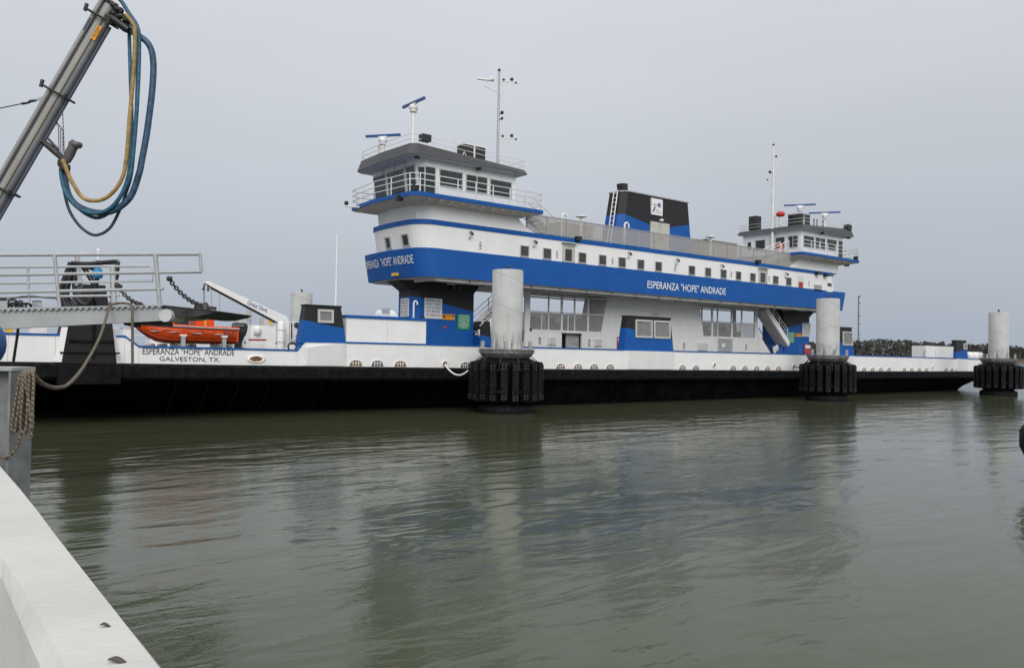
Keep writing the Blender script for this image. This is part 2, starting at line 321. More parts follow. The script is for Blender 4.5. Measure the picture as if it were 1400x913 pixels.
# ------------------------------------------------------------------ FAR SHORE
def far_shore():
    # low marsh bank with a wood on it, to the right and behind the ferry
    def gp(x, D):
        d = ray(x, 480); h = Vector((d.x, d.y, 0)) * (D/F_PX); return Vector((EYE.x, EYE.y, 0))+h
    near, far = [], []
    xs = list(range(960, 1981, 20))
    for x in xs:
        D = 760 + 25*math.sin(x*.02)+12*math.sin(x*.071); near.append(gp(x, D)); far.append(gp(x, 1500))
    vs = []; n = len(xs)
    for p in near: vs.append(p+V(0, 0, -.3))
    for p, q in zip(near, far): vs.append(p.lerp(q, .01)+V(0, 0, .9))
    for p in far: vs.append(p+V(0, 0, 2.))
    fs = [[i, i+1, n+i+1, n+i] for i in range(n-1)]+[[n+i, n+i+1, 2*n+i+1, 2*n+i] for i in range(n-1)]
    marsh = mat('marsh_ground', (.105, .075, .05), .9, var=.3, vscale=.05)
    structure(MB().add(vs, fs).build('far_shore', marsh))
    # reeds: reddish brown low tufts
    mb = MB(); rnd = random.Random(3)
    for k in range(2600):
        x = rnd.uniform(965, 1700); p = gp(x, 795+rnd.uniform(0, 30)); h = rnd.uniform(1.0, 3.2); w = rnd.uniform(1.2, 3.5)
        a = rnd.uniform(-.6, .6); dx = Vector((math.sin(TH), -math.cos(TH), 0)).lerp(V(1, 0, 0), a*.3).normalized()*w; z = .9
        mb.add([p-dx+V(0, 0, z-.5), p+dx+V(0, 0, z-.5), p+dx*.5+V(0, 0, z+h), p-dx*.4+V(0, 0, z+h*.85)], [[0, 1, 2, 3]])
    structure(mb.build('marsh_reeds', mat('reeds', (.15, .105, .08), .9, var=.3, vscale=.2)), 'stuff')
    leafm = mat('distant_foliage', (.075, .074, .064), .95, var=.35, vscale=.09, spec=.05)
    t_ = leafm.node_tree; b_ = t_.nodes['Principled BSDF']; cn = t_.nodes.new('ShaderNodeCombineXYZ'); g_ = t_.nodes.new('ShaderNodeNewGeometry')
    for i_, v_ in enumerate((-.3, -.75, .6)): cn.inputs[i_].default_value = v_
    vm = t_.nodes.new('ShaderNodeMix'); vm.data_type = 'VECTOR'; vm.inputs[0].default_value = .82; t_.links.new(g_.outputs['Normal'], vm.inputs[4]); t_.links.new(cn.outputs[0], vm.inputs[5])
    nn_ = t_.nodes.new('ShaderNodeVectorMath'); nn_.operation = 'NORMALIZE'; t_.links.new(vm.outputs[1], nn_.inputs[0]); t_.links.new(nn_.outputs[0], b_.inputs['Normal'])
    mb = MB()
    for k in range(620):
        x = 965+k*1.2+rnd.uniform(-3, 3); D = rnd.uniform(815, 930); p = gp(x, D)
        H = (17.0+2.2*math.sin(x*.013-2.2)+1.1*math.sin(x*.043)+rnd.uniform(-1.6, 1.6)) * D/850.
        if x > 1290 and x < 1400: H *= .90
        cw = rnd.uniform(3.5, 6.5)
        for c in range(75):       # leaf clumps through the crown
            th = rnd.uniform(0, 6.28); rr = cw*math.sqrt(rnd.random()); zz = rnd.uniform(.12, 1)*H; rr *= math.sqrt(max(.08, 1-(zz/H)**2.2))
            q = p+V(rr*math.cos(th), rr*math.sin(th), zz+.8); s_ = rnd.uniform(.5, 1.3)
            d1 = V(rnd.gauss(0, 1), rnd.gauss(0, 1), rnd.gauss(0, .5)).normalized()*s_; d2 = V(rnd.gauss(0, .5), rnd.gauss(0, .5), 1).normalized()*s_*.8
            mb.add([q-d1, q-d2, q+d1, q+d2], [[0, 1, 2, 3]])
    structure(mb.build('distant_wood', leafm), 'stuff')
    # radio tower
    base = gp(1173.5, 835); t = thing('radio_tower', 'slim lattice radio tower standing on the far shore right of the ferry', 'tower', base)
    mb = MB(); Ht = 66; w = .55
    cs = [V(w, 0, 0), V(-w*.5, w*.87, 0), V(-w*.5, -w*.87, 0)]
    for c in cs: mb.bar(base+c, base+c+V(0, 0, Ht), .28)
    for k in range(33):
        for i in range(3): mb.bar(base+cs[i]+V(0, 0, k*2), base+cs[(i+1) % 3]+V(0, 0, k*2+2), .14)
    mb.build('lattice', 'steel', t)
    for z in (65, 58, 45, 37, 26, 22):
        mb = MB()
        for i in range(3): mb.bar(base+V(0, 0, z)-V(1.1, 1.2, 0)*(.7+.2*i), base+V(0, 0, z)+V(1.1, -1.2, 0)*(.7+.2*i), .3, .8)
        mb.build('antenna', 'steel', t)
far_shore()

# ------------------------------------------------------------------ FERRY
YH, YB, YC = -10.0, -6.3, -4.0       # hull side, passenger deck side, casing side
CL = -3.4                             # centre line of the superstructure
ferry = thing('ferry', 'blue and white double-ended car ferry with two pilothouses and a funnel, across the water', 'ferry', (0, 0, 0))
DK = [(-40, 2.03), (-36.4, 2.02), (-28, 1.92), (-14, 1.79), (0, 1.73), (13.6, 1.655), (29, 1.62), (40, 1.62)]
def zd(u): return itp(DK, u)
BT = [(-41, 2.88), (-32.85, 2.885), (-32.4, 2.55), (-26.75, 2.50), (-26.45, 2.85), (-9, 2.78), (13.5, 2.72), (29, 2.66), (34, 2.60)]
def zb(u): return itp(BT, u)
def srange(a, b, st):
    n = max(1, int(round((b-a)/st))); return [a+(b-a)*i/n for i in range(n+1)]
def build_hull():
    WL = [(-39, .8), (-34, .2), (-28, 1.1), (-22, 3.8), (-14, 5.7), (-6, 6.1), (10, 5.9), (21, 5.3), (34, 3.8), (39, 2.8)]
    rings = []
    for u in srange(-40.5, 40.5, 1.5):
        hb = itp(WL, u); top = 6.85 if abs(u) < 36 else 6.85-(abs(u)-36)*.35; au = abs(u)
        zbot = -1.2 if au < 33 else lerp(-1.2, 1.0, min(1, (au-33)/6.3)**.75)
        zt = zd(u)-.5; zl = max(zbot, -.2) if zbot < 0 else zbot
        hb2 = lerp(hb, top-.2, max(0, min(1, (zbot+.0)/1.2))) if zbot > 0 else hb
        rings.append([V(u, CLH-top, zt), V(u, CLH-hb2, zbot), V(u, CLH+hb2, zbot), V(u, CLH+top, zt)])
    hull = MB().loft(rings).build('hull', 'hull', ferry)
    # rubbing belt round the deck edge
    mb = MB(); us = srange(-40.6, 40.6, 1.)
    def ring(u, sgn):
        t = 0 if abs(u) < 36 else (abs(u)-36)*.35; y0 = CLH+sgn*(7.0-t); yo = CLH+sgn*(7.22-t); z1 = zd(u)-.012; z0 = z1-.56
        return [V(u, y0-sgn*.6, z0), V(u, yo-sgn*.1, z0), V(u, yo, z0+.10), V(u, yo, z1-.08), V(u, yo-sgn*.06, z1), V(u, y0-sgn*.6, z1)]
    for sgn in (-1, 1): mb.loft([ring(u, sgn) for u in us])
    mb.build('rubbing_belt', 'belt', ferry)
    mb = MB(); mb.loft([[V(u, CLH-6.9+max(0, abs(u)-36)*.35, zd(u)-.3), V(u, CLH+6.9-max(0, abs(u)-36)*.35, zd(u)-.3), V(u, CLH+6.9-max(0, abs(u)-36)*.35, zd(u)-.05), V(u, CLH-6.9+max(0, abs(u)-36)*.35, zd(u)-.05)] for u in us])
    mb.build('deck', 'deck', ferry)
    for x in (240, 284, 326, 368, 440):
        p = aY(x, 525, YH+.3); q = MB().tube([p+V(0, 0, .02), V(p.x, p.y+.1, .95), V(p.x, p.y+1.2, .02)], .018, 6); q.build('overboard_drain', 'belt', ferry)
    # bulwarks, near and far, in plating lengths so panel joints show
    for sgn, name in ((-1, 'bulwark'), (1, 'bulwark')):
        y = CLH+sgn*7.0; mb = MB()
        seg = sorted(set([-40.5, -38, -36.2, -34.9, -32.85, -32.4, -31, -28, -26.75, -26.45, -24.7, -21, -17, -13, -9, -5, -1, 3, 7, 11, 15, 19, 23, 27, 31, 34]))
        for a, b in zip(seg, seg[1:]):
            zt = (lambda u: zb(u)-.045)
            mb.loft([[V(u, y, zd(u)-.01), V(u, y-sgn*.10, zd(u)-.01), V(u, y-sgn*.10, zt(u)), V(u, y, zt(u))] for u in (a+.004, b-.004)])
        bw = mb.build(name, 'white', ferry)
        mb = MB(); us2 = [u for u in seg]
        mb.loft([[V(u, y+sgn*.03, zb(u)-.045), V(u, y-sgn*.14, zb(u)-.045), V(u, y-sgn*.14, zb(u)+.02), V(u, y+sgn*.03, zb(u)+.02)] for u in us2])
        mb.build('cap_rail', 'blue', bw)
        mb = MB()   # stanchion frames behind the plating
        for u in srange(-40, 33.5, 1.2): mb.box((u-.04, y-sgn*.10, zd(u)), (u+.04, y-sgn*.40, zd(u)+.12))
        mb.build('stiffeners', 'white', bw)
CLH = -3.0
build_hull()
def freeing_ports():
    xs = [486, 515.5, 547, 636, 766, 790, 812, 834, 932.7, 951, 1002, 1018, 1034, 1049, 1064, 1181, 1192.6, 1204, 1215, 1236, 1246, 1256.3, 1266, 1293, 1301, 1308]
    for k, x in enumerate(xs):
        u = aY(x, 503, YH).x; z0 = zd(u)+.01; w = .27; h = .235; mb = MB(); pts = [(u-w, z0)]
        n = 10; arc = [(u-w*math.cos(math.pi*i/n), z0+h*(math.sin(math.pi*i/n)**.6)) for i in range(n+1)]
        rim = [(u-(w+.035)*math.cos(math.pi*i/n), z0+(h+.035)*(math.sin(math.pi*i/n)**.6)) for i in range(n+1)]
        for i in range(n):
            mb.loft([[V(arc[i][0], YH-.03, arc[i][1]), V(arc[i+1][0], YH-.03, arc[i+1][1]), V(rim[i+1][0], YH-.03, rim[i+1][1]), V(rim[i][0], YH-.03, rim[i][1])],
                     [V(arc[i][0], YH+.001, arc[i][1]), V(arc[i+1][0], YH+.001, arc[i+1][1]), V(rim[i+1][0], YH+.001, rim[i+1][1]), V(rim[i][0], YH+.001, rim[i][1])]])
        fp = mb.build('freeing_port', 'white', ferry)
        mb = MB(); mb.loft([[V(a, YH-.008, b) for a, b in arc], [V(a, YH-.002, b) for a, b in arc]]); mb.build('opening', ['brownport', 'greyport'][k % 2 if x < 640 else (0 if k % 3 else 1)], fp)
        mb = MB()
        for d in (-.12, 0, .12): mb.bar((u+d, YH-.02, z0), (u+d, YH-.02, z0+h*.93), .022)
        mb.bar((u-w*.9, YH-.02, z0+.12), (u+w*.9, YH-.02, z0+.12), .02); mb.build('grating', 'white', fp)
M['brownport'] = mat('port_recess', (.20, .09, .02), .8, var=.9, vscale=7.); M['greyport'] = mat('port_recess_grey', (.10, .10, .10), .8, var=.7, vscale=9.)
freeing_ports()
def fairlead(x, y, w=.2, h=.11):
    p = aY(x, y, YH); mb = MB(); n = 16
    ring = lambda s, yy: [V(p.x+w*s*math.cos(a*2*math.pi/n), yy, p.z+h*s*math.sin(a*2*math.pi/n)) for a in range(n)]
    mb.loft([ring(1.3, YH+.002), ring(1.25, YH-.05), ring(1., YH-.06), ring(.85, YH-.012)], smooth=True); f = mb.build('fairlead', 'white', ferry)
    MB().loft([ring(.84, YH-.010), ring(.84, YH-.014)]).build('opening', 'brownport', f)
for a in [(350, 491, .27, .11), (608, 497.5, .13, .12), (976.5, 499, .13, .11), (1085, 500.5, .13, .12), (1275, 501.5, .12, .12)]: fairlead(*a)
def bulges():
    for (x0, x1) in ((411, 473), (853, 921), (1131, 1168), (1307, 1323)):
        a = aY(x0, 490, YH).x; b = aY(x1, 490, YH).x; i = min(.25, (b-a)*.2); e = .14
        mb = MB(); mb.hexa([(a, YH, zd(a)+.01), (b, YH, zd(b)+.01), (b-i, YH-.02, zd(b)+.01), (a+i, YH-.02, zd(a)+.01)], [(a, YH, zb(a)-.05), (b, YH, zb(b)-.05), (b-i, YH-e, zb(b)-.05), (a+i, YH-e, zb(a)-.05)])
        mb.build('bulwark_bulge', 'white', ferry)
bulges()
# names on the bulwark
def bulwark_text(body, x0, x1, yt0, yb0, yt1, yb1):
    a = aY(x0, (yt0+yb0)/2, YH-.012); b = aY(x1, (yt1+yb1)/2, YH-.012); z0a, z1a = aY(x0, yb0, YH).z, aY(x0, yt0, YH).z; z0b, z1b = aY(x1, yb1, YH).z, aY(x1, yt1, YH).z
    lettering(MB(), body, lambda u, v: V(lerp(a.x, b.x, u), YH-.012, lerp(lerp(z0a, z0b, u), lerp(z1a, z1b, u), v))).build('name_lettering', 'ink', ferry)
bulwark_text('ESPERANZA "HOPE" ANDRADE', 195, 320.5, 475.2, 484.3, 477.6, 486)
bulwark_text('GALVESTON, TX.', 218, 301, 487.2, 494.2, 488.6, 495.6)

# control houses (humps) on the near bulwark
def hump(base_l, top_l, top_r, base_r, Y, depth, m, windows, name='side_house', far=False):
    P = [aY(*q, Y) for q in (base_l, base_r, top_r, top_l)]
    mb = MB(); zb_ = [zd(P[0].x)+.02 if far else P[0].z-.06]*1
    poly = [(P[0].x, P[0].z-.04), (P[1].x, P[1].z-.04), (P[2].x, P[2].z), (P[3].x, P[3].z)]
    mb.hexa([V(poly[0][0], Y, poly[0][1]), V(poly[1][0], Y, poly[1][1]), V(poly[1][0], Y+depth, poly[1][1]), V(poly[0][0], Y+depth, poly[0][1])],
            [V(poly[3][0], Y+.06, poly[3][1]), V(poly[2][0], Y+.06, poly[2][1]), V(poly[2][0], Y+depth-.04, poly[2][1]), V(poly[3][0], Y+depth-.04, poly[3][1])])
    # lower part down to the deck, inside the bulwark
    mb.box((poly[0][0]+.02, Y+.11, zd(P[0].x)-.04), (poly[1][0]-.02, Y+depth, poly[0][1]+.02))
    h = mb.build(name, m, ferry)
    cap = MB(); cap.box((poly[3][0]-.03, Y+.03, poly[3][1]-.01), (poly[2][0]+.03, Y+depth-.01, poly[3][1]+.05)); cap.build('roof', 'frame' if False else 'black', h)
    hh = poly[3][1]-poly[0][1]
    for w in windows:
        X0, X1, z0, z1 = rectY(*w, Y+.05); yo = lambda z: Y+.06*(z-poly[0][1])/hh
        wn = win(h, [(X0, yo(z0), z0), (X1, yo(z0), z0), (X1, yo(z1), z1), (X0, yo(z1), z1)], (0, -1, .1), fw_=.09, proud=.06, glass='panegrey', frame='frame')
    return h
mh = line_mat('two_tone_left_house', *[(lambda p: (p.x, p.z))(aY(*q, YH)) for q in ((415.5, 437), (472, 449.3))])
hump((411, 467), (419, 417.5), (467, 419.5), (473, 468), YH+.02, .5, mh, [(434, 423.3, 455.5, 441.5)])
mh2 = line_mat('two_tone_mid_house', *[(lambda p: (p.x, p.z))(aY(*q, YH)) for q in ((855, 447.2), (919, 464))])
hump((853, 478), (859.2, 432.4), (917.7, 435.6), (921, 480), YH+.02, .5, mh2, [(868.2, 437.4, 891, 461.8), (893.2, 438.6, 915.6, 462.8)])
mh3 = line_mat('two_tone_right_house', *[(lambda p: (p.x, p.z))(aY(*q, YH)) for q in ((1150, 468.5), (1168, 460.5))])
hump((1131, 484.5), (1137, 447), (1165.5, 448.5), (1168, 486), YH+.02, .45, mh3, [(1151.5, 453.5, 1165, 472.2)])
mh4 = line_mat('two_tone_bow_house', *[(lambda p: (p.x, p.z))(aY(*q, YH)) for q in ((1308, 481), (1323, 477.5))])
hump((1307, 489), (1308.5, 465.7), (1322, 466.5), (1323.5, 490), YH+.02, .45, mh4, [(1316.8, 469.5, 1321.5, 477.5)])
# far-side house seen past the left pier
mh5 = line_mat('two_tone_landing', *[(lambda p: (p.x, p.z))(aY(*q, YC)) for q in ((647, 458), (664, 461.5))])
# tall white boxes
def whitebox(x0, x1, yt, Yn, Yf, blue=True):
    a = aY(x0, 450, Yn).x; b = aY(x1, 450, Yn).x; z1 = aY((x0+x1)/2, yt, Yn).z; mb = MB(); mid = (a+b)/2
    mb.box((a, Yn, zd(a)-.04), (mid-.006, Yf, z1)); mb.box((mid+.006, Yn, zd(a)-.04), (b, Yf, z1)); o = mb.build('deck_locker', 'white', ferry)
    if blue: MB().box((a-.02, Yn-.05, z1), (b+.04, Yf+.05, z1+.11)).build('lid_edge', 'blue', o)
    return a, b, z1, o
a, b, z1, lk = whitebox(473.5, 582.5, 436.5, YH+.04, YH+1.9)
def ac_unit(x0, x1, ytop, ybot, Y):
    p = aY((x0+x1)/2, ybot, Y); w = (aY(x1, ybot, Y).x-aY(x0, ybot, Y).x)/2*.86; h = aY((x0+x1)/2, ytop, Y).z-p.z; z = z1+.11
    mb = MB(); rings = []
    for t, s in ((0, 1.), (.25, 1.02), (.7, .93), (.93, .8), (1, .6)): rings.append([V(p.x-w*s, Y-.25*s, z+.04+h*t), V(p.x+w*s*(1-.25*t), Y-.25*s, z+.04+h*t), V(p.x+w*s*(1-.25*t), Y+.25*s, z+.04+h*t), V(p.x-w*s, Y+.25*s, z+.04+h*t)])
    mb.loft(rings); o = mb.build('air_conditioner', 'cleanwhite', ferry); MB().box((p.x-w*.9, Y-.22, z-.005), (p.x+w*.9, Y+.22, z+.05)).build('base', 'blackplastic', o)
    mb = MB()
    for k in range(5): mb.box((p.x-w*.9, Y-.262, z+.12+k*.06), (p.x+.1*w, Y-.22, z+.14+k*.06))
    mb.build('louvre', 'panegrey', o)
ac_unit(515, 541, 422.8, 431.5, YH+.95)
def gooseneck(base, h, r_=.05, hook=.13, m='rail', parent=None, name='vent_pipe'):
    b_ = Vector(base); pts = [b_, b_+V(0, 0, h-hook)]
    for k in range(1, 9): a_ = math.pi*k/8; pts.append(b_+V(hook-hook*math.cos(a_), 0, h-hook+hook*math.sin(a_)))
    pts.append(pts[-1]+V(0, 0, -hook*.7)); return MB().tube(pts, r_, 8).build(name, m, parent or ferry)
p = aY(565.3, 434.5, YH+1.2); gooseneck((p.x, p.y, z1+.1), aY(565, 411.5, YH+1.2).z-z1-.1, .036, .09)
p = aY(577, 434, YH+.5); MB().box((p.x-.12, p.y-.06, z1+.1), (p.x-.02, p.y+.06, z1+.2)).box((p.x+.03, p.y-.06, z1+.1), (p.x+.1, p.y+.06, z1+.22)).build('deck_fitting', 'blackplastic', ferry)
whitebox(1265.5, 1304.5, 473.3, YH+.25, YH+1.3, blue=False)
mb = MB()
for x in (1265.5, 1279.5, 1305): q = aY(x, 470, YH+.2); mb.bar((q.x, q.y, zb(q.x)), (q.x, q.y, zb(q.x)+.62), .06)
mb.build('locker_post', 'rail', ferry)

# black tapered fender tower at the left end (proud of the bulwark)
def fender_tower():
    Y0 = YH-.30
    P = lambda x, y: (lambda q: (q.x, q.z))(aY(x, y, Y0))
    base_l, base_r = P(84, 495), P(160, 498); mid_l, mid_r = P(93, 447), P(155, 449); top_l, top_r = P(117, 389), P(146.5, 388.5)
    mb = MB(); rings = []
    for (l_, r_), y0, y1 in (((base_l, base_r), Y0, YH+1.6), ((mid_l, mid_r), Y0+.05, YH+1.5), ((top_l, top_r), Y0+.25, YH+1.1)):
        z = (l_[1]+r_[1])/2; rings.append([V(l_[0], y0, z), V(r_[0], y0, z), V(r_[0], y1, z), V(l_[0], y1, z)])
    mb.loft(rings); t = mb.build('fender_tower', 'black', ferry)
    mb = MB()                      # white chamfer edges either side
    mb.hexa([(base_l[0]-.18, YH-.02, base_l[1]), (base_l[0], Y0-.02, base_l[1]), (base_l[0]+.03, Y0+.1, base_l[1]), (base_l[0]-.1, YH+.1, base_l[1])], [(mid_l[0]-.14, YH-.02, mid_l[1]), (mid_l[0], Y0+.03, mid_l[1]), (mid_l[0]+.03, Y0+.14, mid_l[1]), (mid_l[0]-.06, YH+.1, mid_l[1])])
    mb.hexa([(base_r[0], Y0-.02, base_r[1]), (base_r[0]+.14, YH-.02, base_r[1]), (base_r[0]+.1, YH+.1, base_r[1]), (base_r[0]-.03, Y0+.1, base_r[1])], [(mid_r[0], Y0+.03, mid_r[1]), (mid_r[0]+.12, YH-.02, mid_r[1]), (mid_r[0]+.06, YH+.1, mid_r[1]), (mid_r[0]-.03, Y0+.14, mid_r[1])])
    mb.build('edge_plate', 'white', t)
    mb = MB(); c = P(128, 470)     # anchor-like stiffener and ribs on the face
    mb.box((c[0]-.03, Y0-.05, base_l[1]+.15), (c[0]+.03, Y0+.2, mid_l[1]+.9)); mb.box((c[0]-.7, Y0-.04, c[1]+.05), (c[0]+.6, Y0+.1, c[1]+.12)); mb.box((c[0]-.95, Y0-.03, c[1]-.32), (c[0]+.8, Y0+.1, c[1]-.27))
    mb.build('stiffener', 'belt', t)
    mb = MB(); mb.box((base_l[0]-.1, YH-.42, zd(-33)-.68), (base_r[0]+.1, YH+.2, zd(-33)-.02)); mb.build('fender_block', 'belt', t)
fender_tower()

# ---- casing (ground level, narrow) with see-through openings
def casing():
    zt = 6.12; z0 = 1.70
    uL, uR = -10.75, 11.0
    la, lb = aY(724.6, 430, YC).x, 0
    oL = dict(bl=aY(724.6, 447.7, YC), br=aY(822, 449.5, YC), tr=aY(830.8, 401, YC), tl=aY(724.6, 397, YC))
    oR = dict(bl=aY(962, 455.5, YC), br=aY(1032, 459.5, YC), tr=aY(1032, 421.5, YC), tl=aY(956.5, 411.5, YC))
    zo0 = 3.86; zo1 = 5.98
    xa, xb, xbt = oL['bl'].x, oL['br'].x, oL['tr'].x; xc, xct, xd = oR['bl'].x, oR['tl'].x, oR['br'].x
    def wall(Y0, Y1, name, dx=0, door=None):
        mb = MB()
        mb.box((uL, Y0, z0), (xa, Y1, zt)); mb.box((xd, Y0, z0), (uR, Y1, zt))
        mb.box((xa, Y0, zo1), (xbt, Y1, zt)); mb.box((xct, Y0, zo1), (xd, Y1, zt))
        mb.prism([(xb, zo0), (xc, zo0), (xct, zo1), (xct, zt), (xbt, zt), (xbt, zo1)], Y0, Y1)
        if door:
            mb.box((xa, Y0, z0), (door[0], Y1, zo0)); mb.box((door[1], Y0, z0), (xd, Y1, zo0)); mb.box((door[0], Y0, door[2]), (door[1], Y1, zo0))
        else: mb.box((xa, Y0, z0), (xd, Y1, zo0))
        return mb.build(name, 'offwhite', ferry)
    dr = rectY(768, 455.5, 795.5, 476, YC); dr = (dr[0], dr[1], dr[3])
    w = wall(YC, YC+.12, 'casing_wall', door=dr); wf = wall(YC+1.9, YC+2.02, 'casing_wall')
    MB().box((uL+.12, YC+.12, zo0-.08), (uR-.12, YC+1.9, zo0)).build('casing_floor', 'deck', ferry)
    # slanted reveals at the inner ends
    mb = MB(); mb.hexa([(xb, YC+.12, zo0), (xb+.06, YC+.12, zo0), (xb+.06, YC+1.9, zo0), (xb, YC+1.9, zo0)], [(xbt, YC+.12, zo1), (xbt+.06, YC+.12, zo1), (xbt+.06, YC+1.9, zo1), (xbt, YC+1.9, zo1)])
    mb.hexa([(xc-.06, YC+.12, zo0), (xc, YC+.12, zo0), (xc, YC+1.9, zo0), (xc-.06, YC+1.9, zo0)], [(xct-.06, YC+.12, zo1), (xct, YC+.12, zo1), (xct, YC+1.9, zo1), (xct-.06, YC+1.9, zo1)])
    mb.build('casing_reveal', 'soffit', ferry)
    # mullions, top rails and mesh panels on both walls
    for (Y, sh) in ((YC+.03, 0), (YC+1.95, 1)):
        mb = MB(); ms = MB()
        for x in (750.5, 768.5, 786, 804.5) if sh == 0 else (): q = aY(x, 430, YC).x; wv = .13 if x in (768.5, 804.5) else .07; mb.box((q-wv/2, Y-.03, zo0), (q+wv/2, Y+.05, zo1))
        for x in (974, 981.5, 1001, 1014.5) if sh == 0 else (990,): q = aY(x, 440, YC).x; wv = .17 if x in (974, 1001) else .09; mb.box((q-wv/2, Y-.03, zo0), (q+wv/2, Y+.05, zo1))
        zr_ = zo0+1.02
        mb.box((xa, Y-.03, zr_-.03), (xb+.25, Y+.04, zr_+.03)); mb.box((xc-.22, Y-.03, zr_-.03), (xd, Y+.04, zr_+.03)); mb.box((xa, Y-.03, zo1-.16), (xbt, Y+.05, zo1-.08)); mb.box((xct, Y-.03, zo1-.16), (xd, Y+.05, zo1-.08))
        for x in (741, 777): q = aY(x, 435, YC).x; mb.box((q-.03, Y-.02, zo0), (q+.03, Y+.03, zr_))
        mb.build('opening_mullion', 'offwhite', ferry)
        ms.prism([(xa, zo0), (xb, zo0), (xb+.25, zr_-.03), (xa, zr_-.03)], Y, Y+.01); ms.prism([(xc, zo0), (xd, zo0), (xd, zr_-.03), (xc-.22, zr_-.03)], Y, Y+.01)
        ms.build('mesh_panel', 'mesh2', ferry)
    # benches / lockers inside
    for (x0, x1) in ((730, 743), (752, 764), (775, 798), (968, 974), (985, 999), (1004, 1012)):
        q0, q1 = aY(x0, 440, YC+.9).x, aY(x1, 440, YC+.9).x; MB().box((q0, YC+.8, zo0), (q1, YC+1.3, zo0+.45)).box((q0, YC+1.22, zo0+.45), (q1, YC+1.3, zo0+.8)).build('bench', 'box', ferry)
    # door opening (one leaf ajar), doors, panels, signs on the casing
    X0, X1, zb_, zt_ = rectY(981.5, 463.8, 1000, 486, YC)
    d = MB().box((X0, YC-.04, z0), (X1, YC-.002, zt_)).build('door', 'box', ferry); MB().box((X0-.06, YC-.07, zt_), (X1+.06, YC-.003, zt_+.08)).box((X0-.06, YC-.06, z0), (X0-.003, YC-.003, zt_)).box((X1+.003, YC-.06, z0), (X1+.06, YC-.003, zt_)).build('door_frame', 'frame', d)
    MB().box((X0+.35, YC-.05, zt_-.55), (X0+.75, YC-.041, zt_-.3)).build('door_sign', 'signwhite', d)
    mb = MB(); mb.box((dr[0]+.6, YC+.3, z0), (dr[1]+.05, YC+.35, dr[2])); mb.build('open_door_leaf', 'box', ferry)
    MB().box((dr[0]-.06, YC-.05, dr[2]), (dr[1]+.05, YC-.003, dr[2]+.07)).build('door_hood', 'soffit', ferry)
    for px in ((748.5, 460.5, 759.5, 471.5), (812, 463, 822.6, 473), (953, 468, 966.5, 478.5)):
        mb, (A0, A1, B0, B1) = plateY(px, YC, .10); o = mb.build('vent_panel', 'offwhite', ferry); mb = MB()
        for k in range(6): zz = lerp(B0, B1, (k+.7)/6.6); mb.box((A0+.06, YC-.112, zz-.02), (A1-.06, YC-.10, zz))
        mb.build('louvre', 'box', o)
    for x, y in ((737.7, 466), (805.4, 468.8), (935, 473), (1019.8, 475)):
        q = aY(x, y, YC); o = MB().box((q.x-.07, YC-.03, q.z-.2), (q.x+.07, YC-.002, q.z+.2)).build('wall_marking', 'box', ferry)
        MB().box((q.x-.06, YC-.04, q.z+.1), (q.x+.06, YC-.031, q.z+.2)).build('red_tag', 'redp', o)
    mb, (A0, A1, B0, B1) = plateY((843, 460.5, 854, 478), YC+.0); o = mb.build('fire_station_cabinet', 'redp', ferry); MB().box((A0+.05, YC-.045, B1-.25), (A1-.05, YC-.031, B1-.1)).build('label_strip', 'signwhite', o)
    mb, (A0, A1, B0, B1) = plateY((891, 427, 902.5, 434), YC); o = mb.build('small_sign', 'signwhite', ferry); tm = MB(); flat_text(tm, 'FERRY', A0+.06, A1-.06, B0+.2, B1-.05, YC-.033); flat_text(tm, 'DECK 1', A0+.06, A1-.06, B0+.05, B0+.16, YC-.033); tm.build('sign_text', 'ink', o)
    mb, (A0, A1, B0, B1) = plateY((724, 448.8, 726.8, 452.5), YC); mb.build('small_sign', 'ink', ferry)
    return xb
casing()
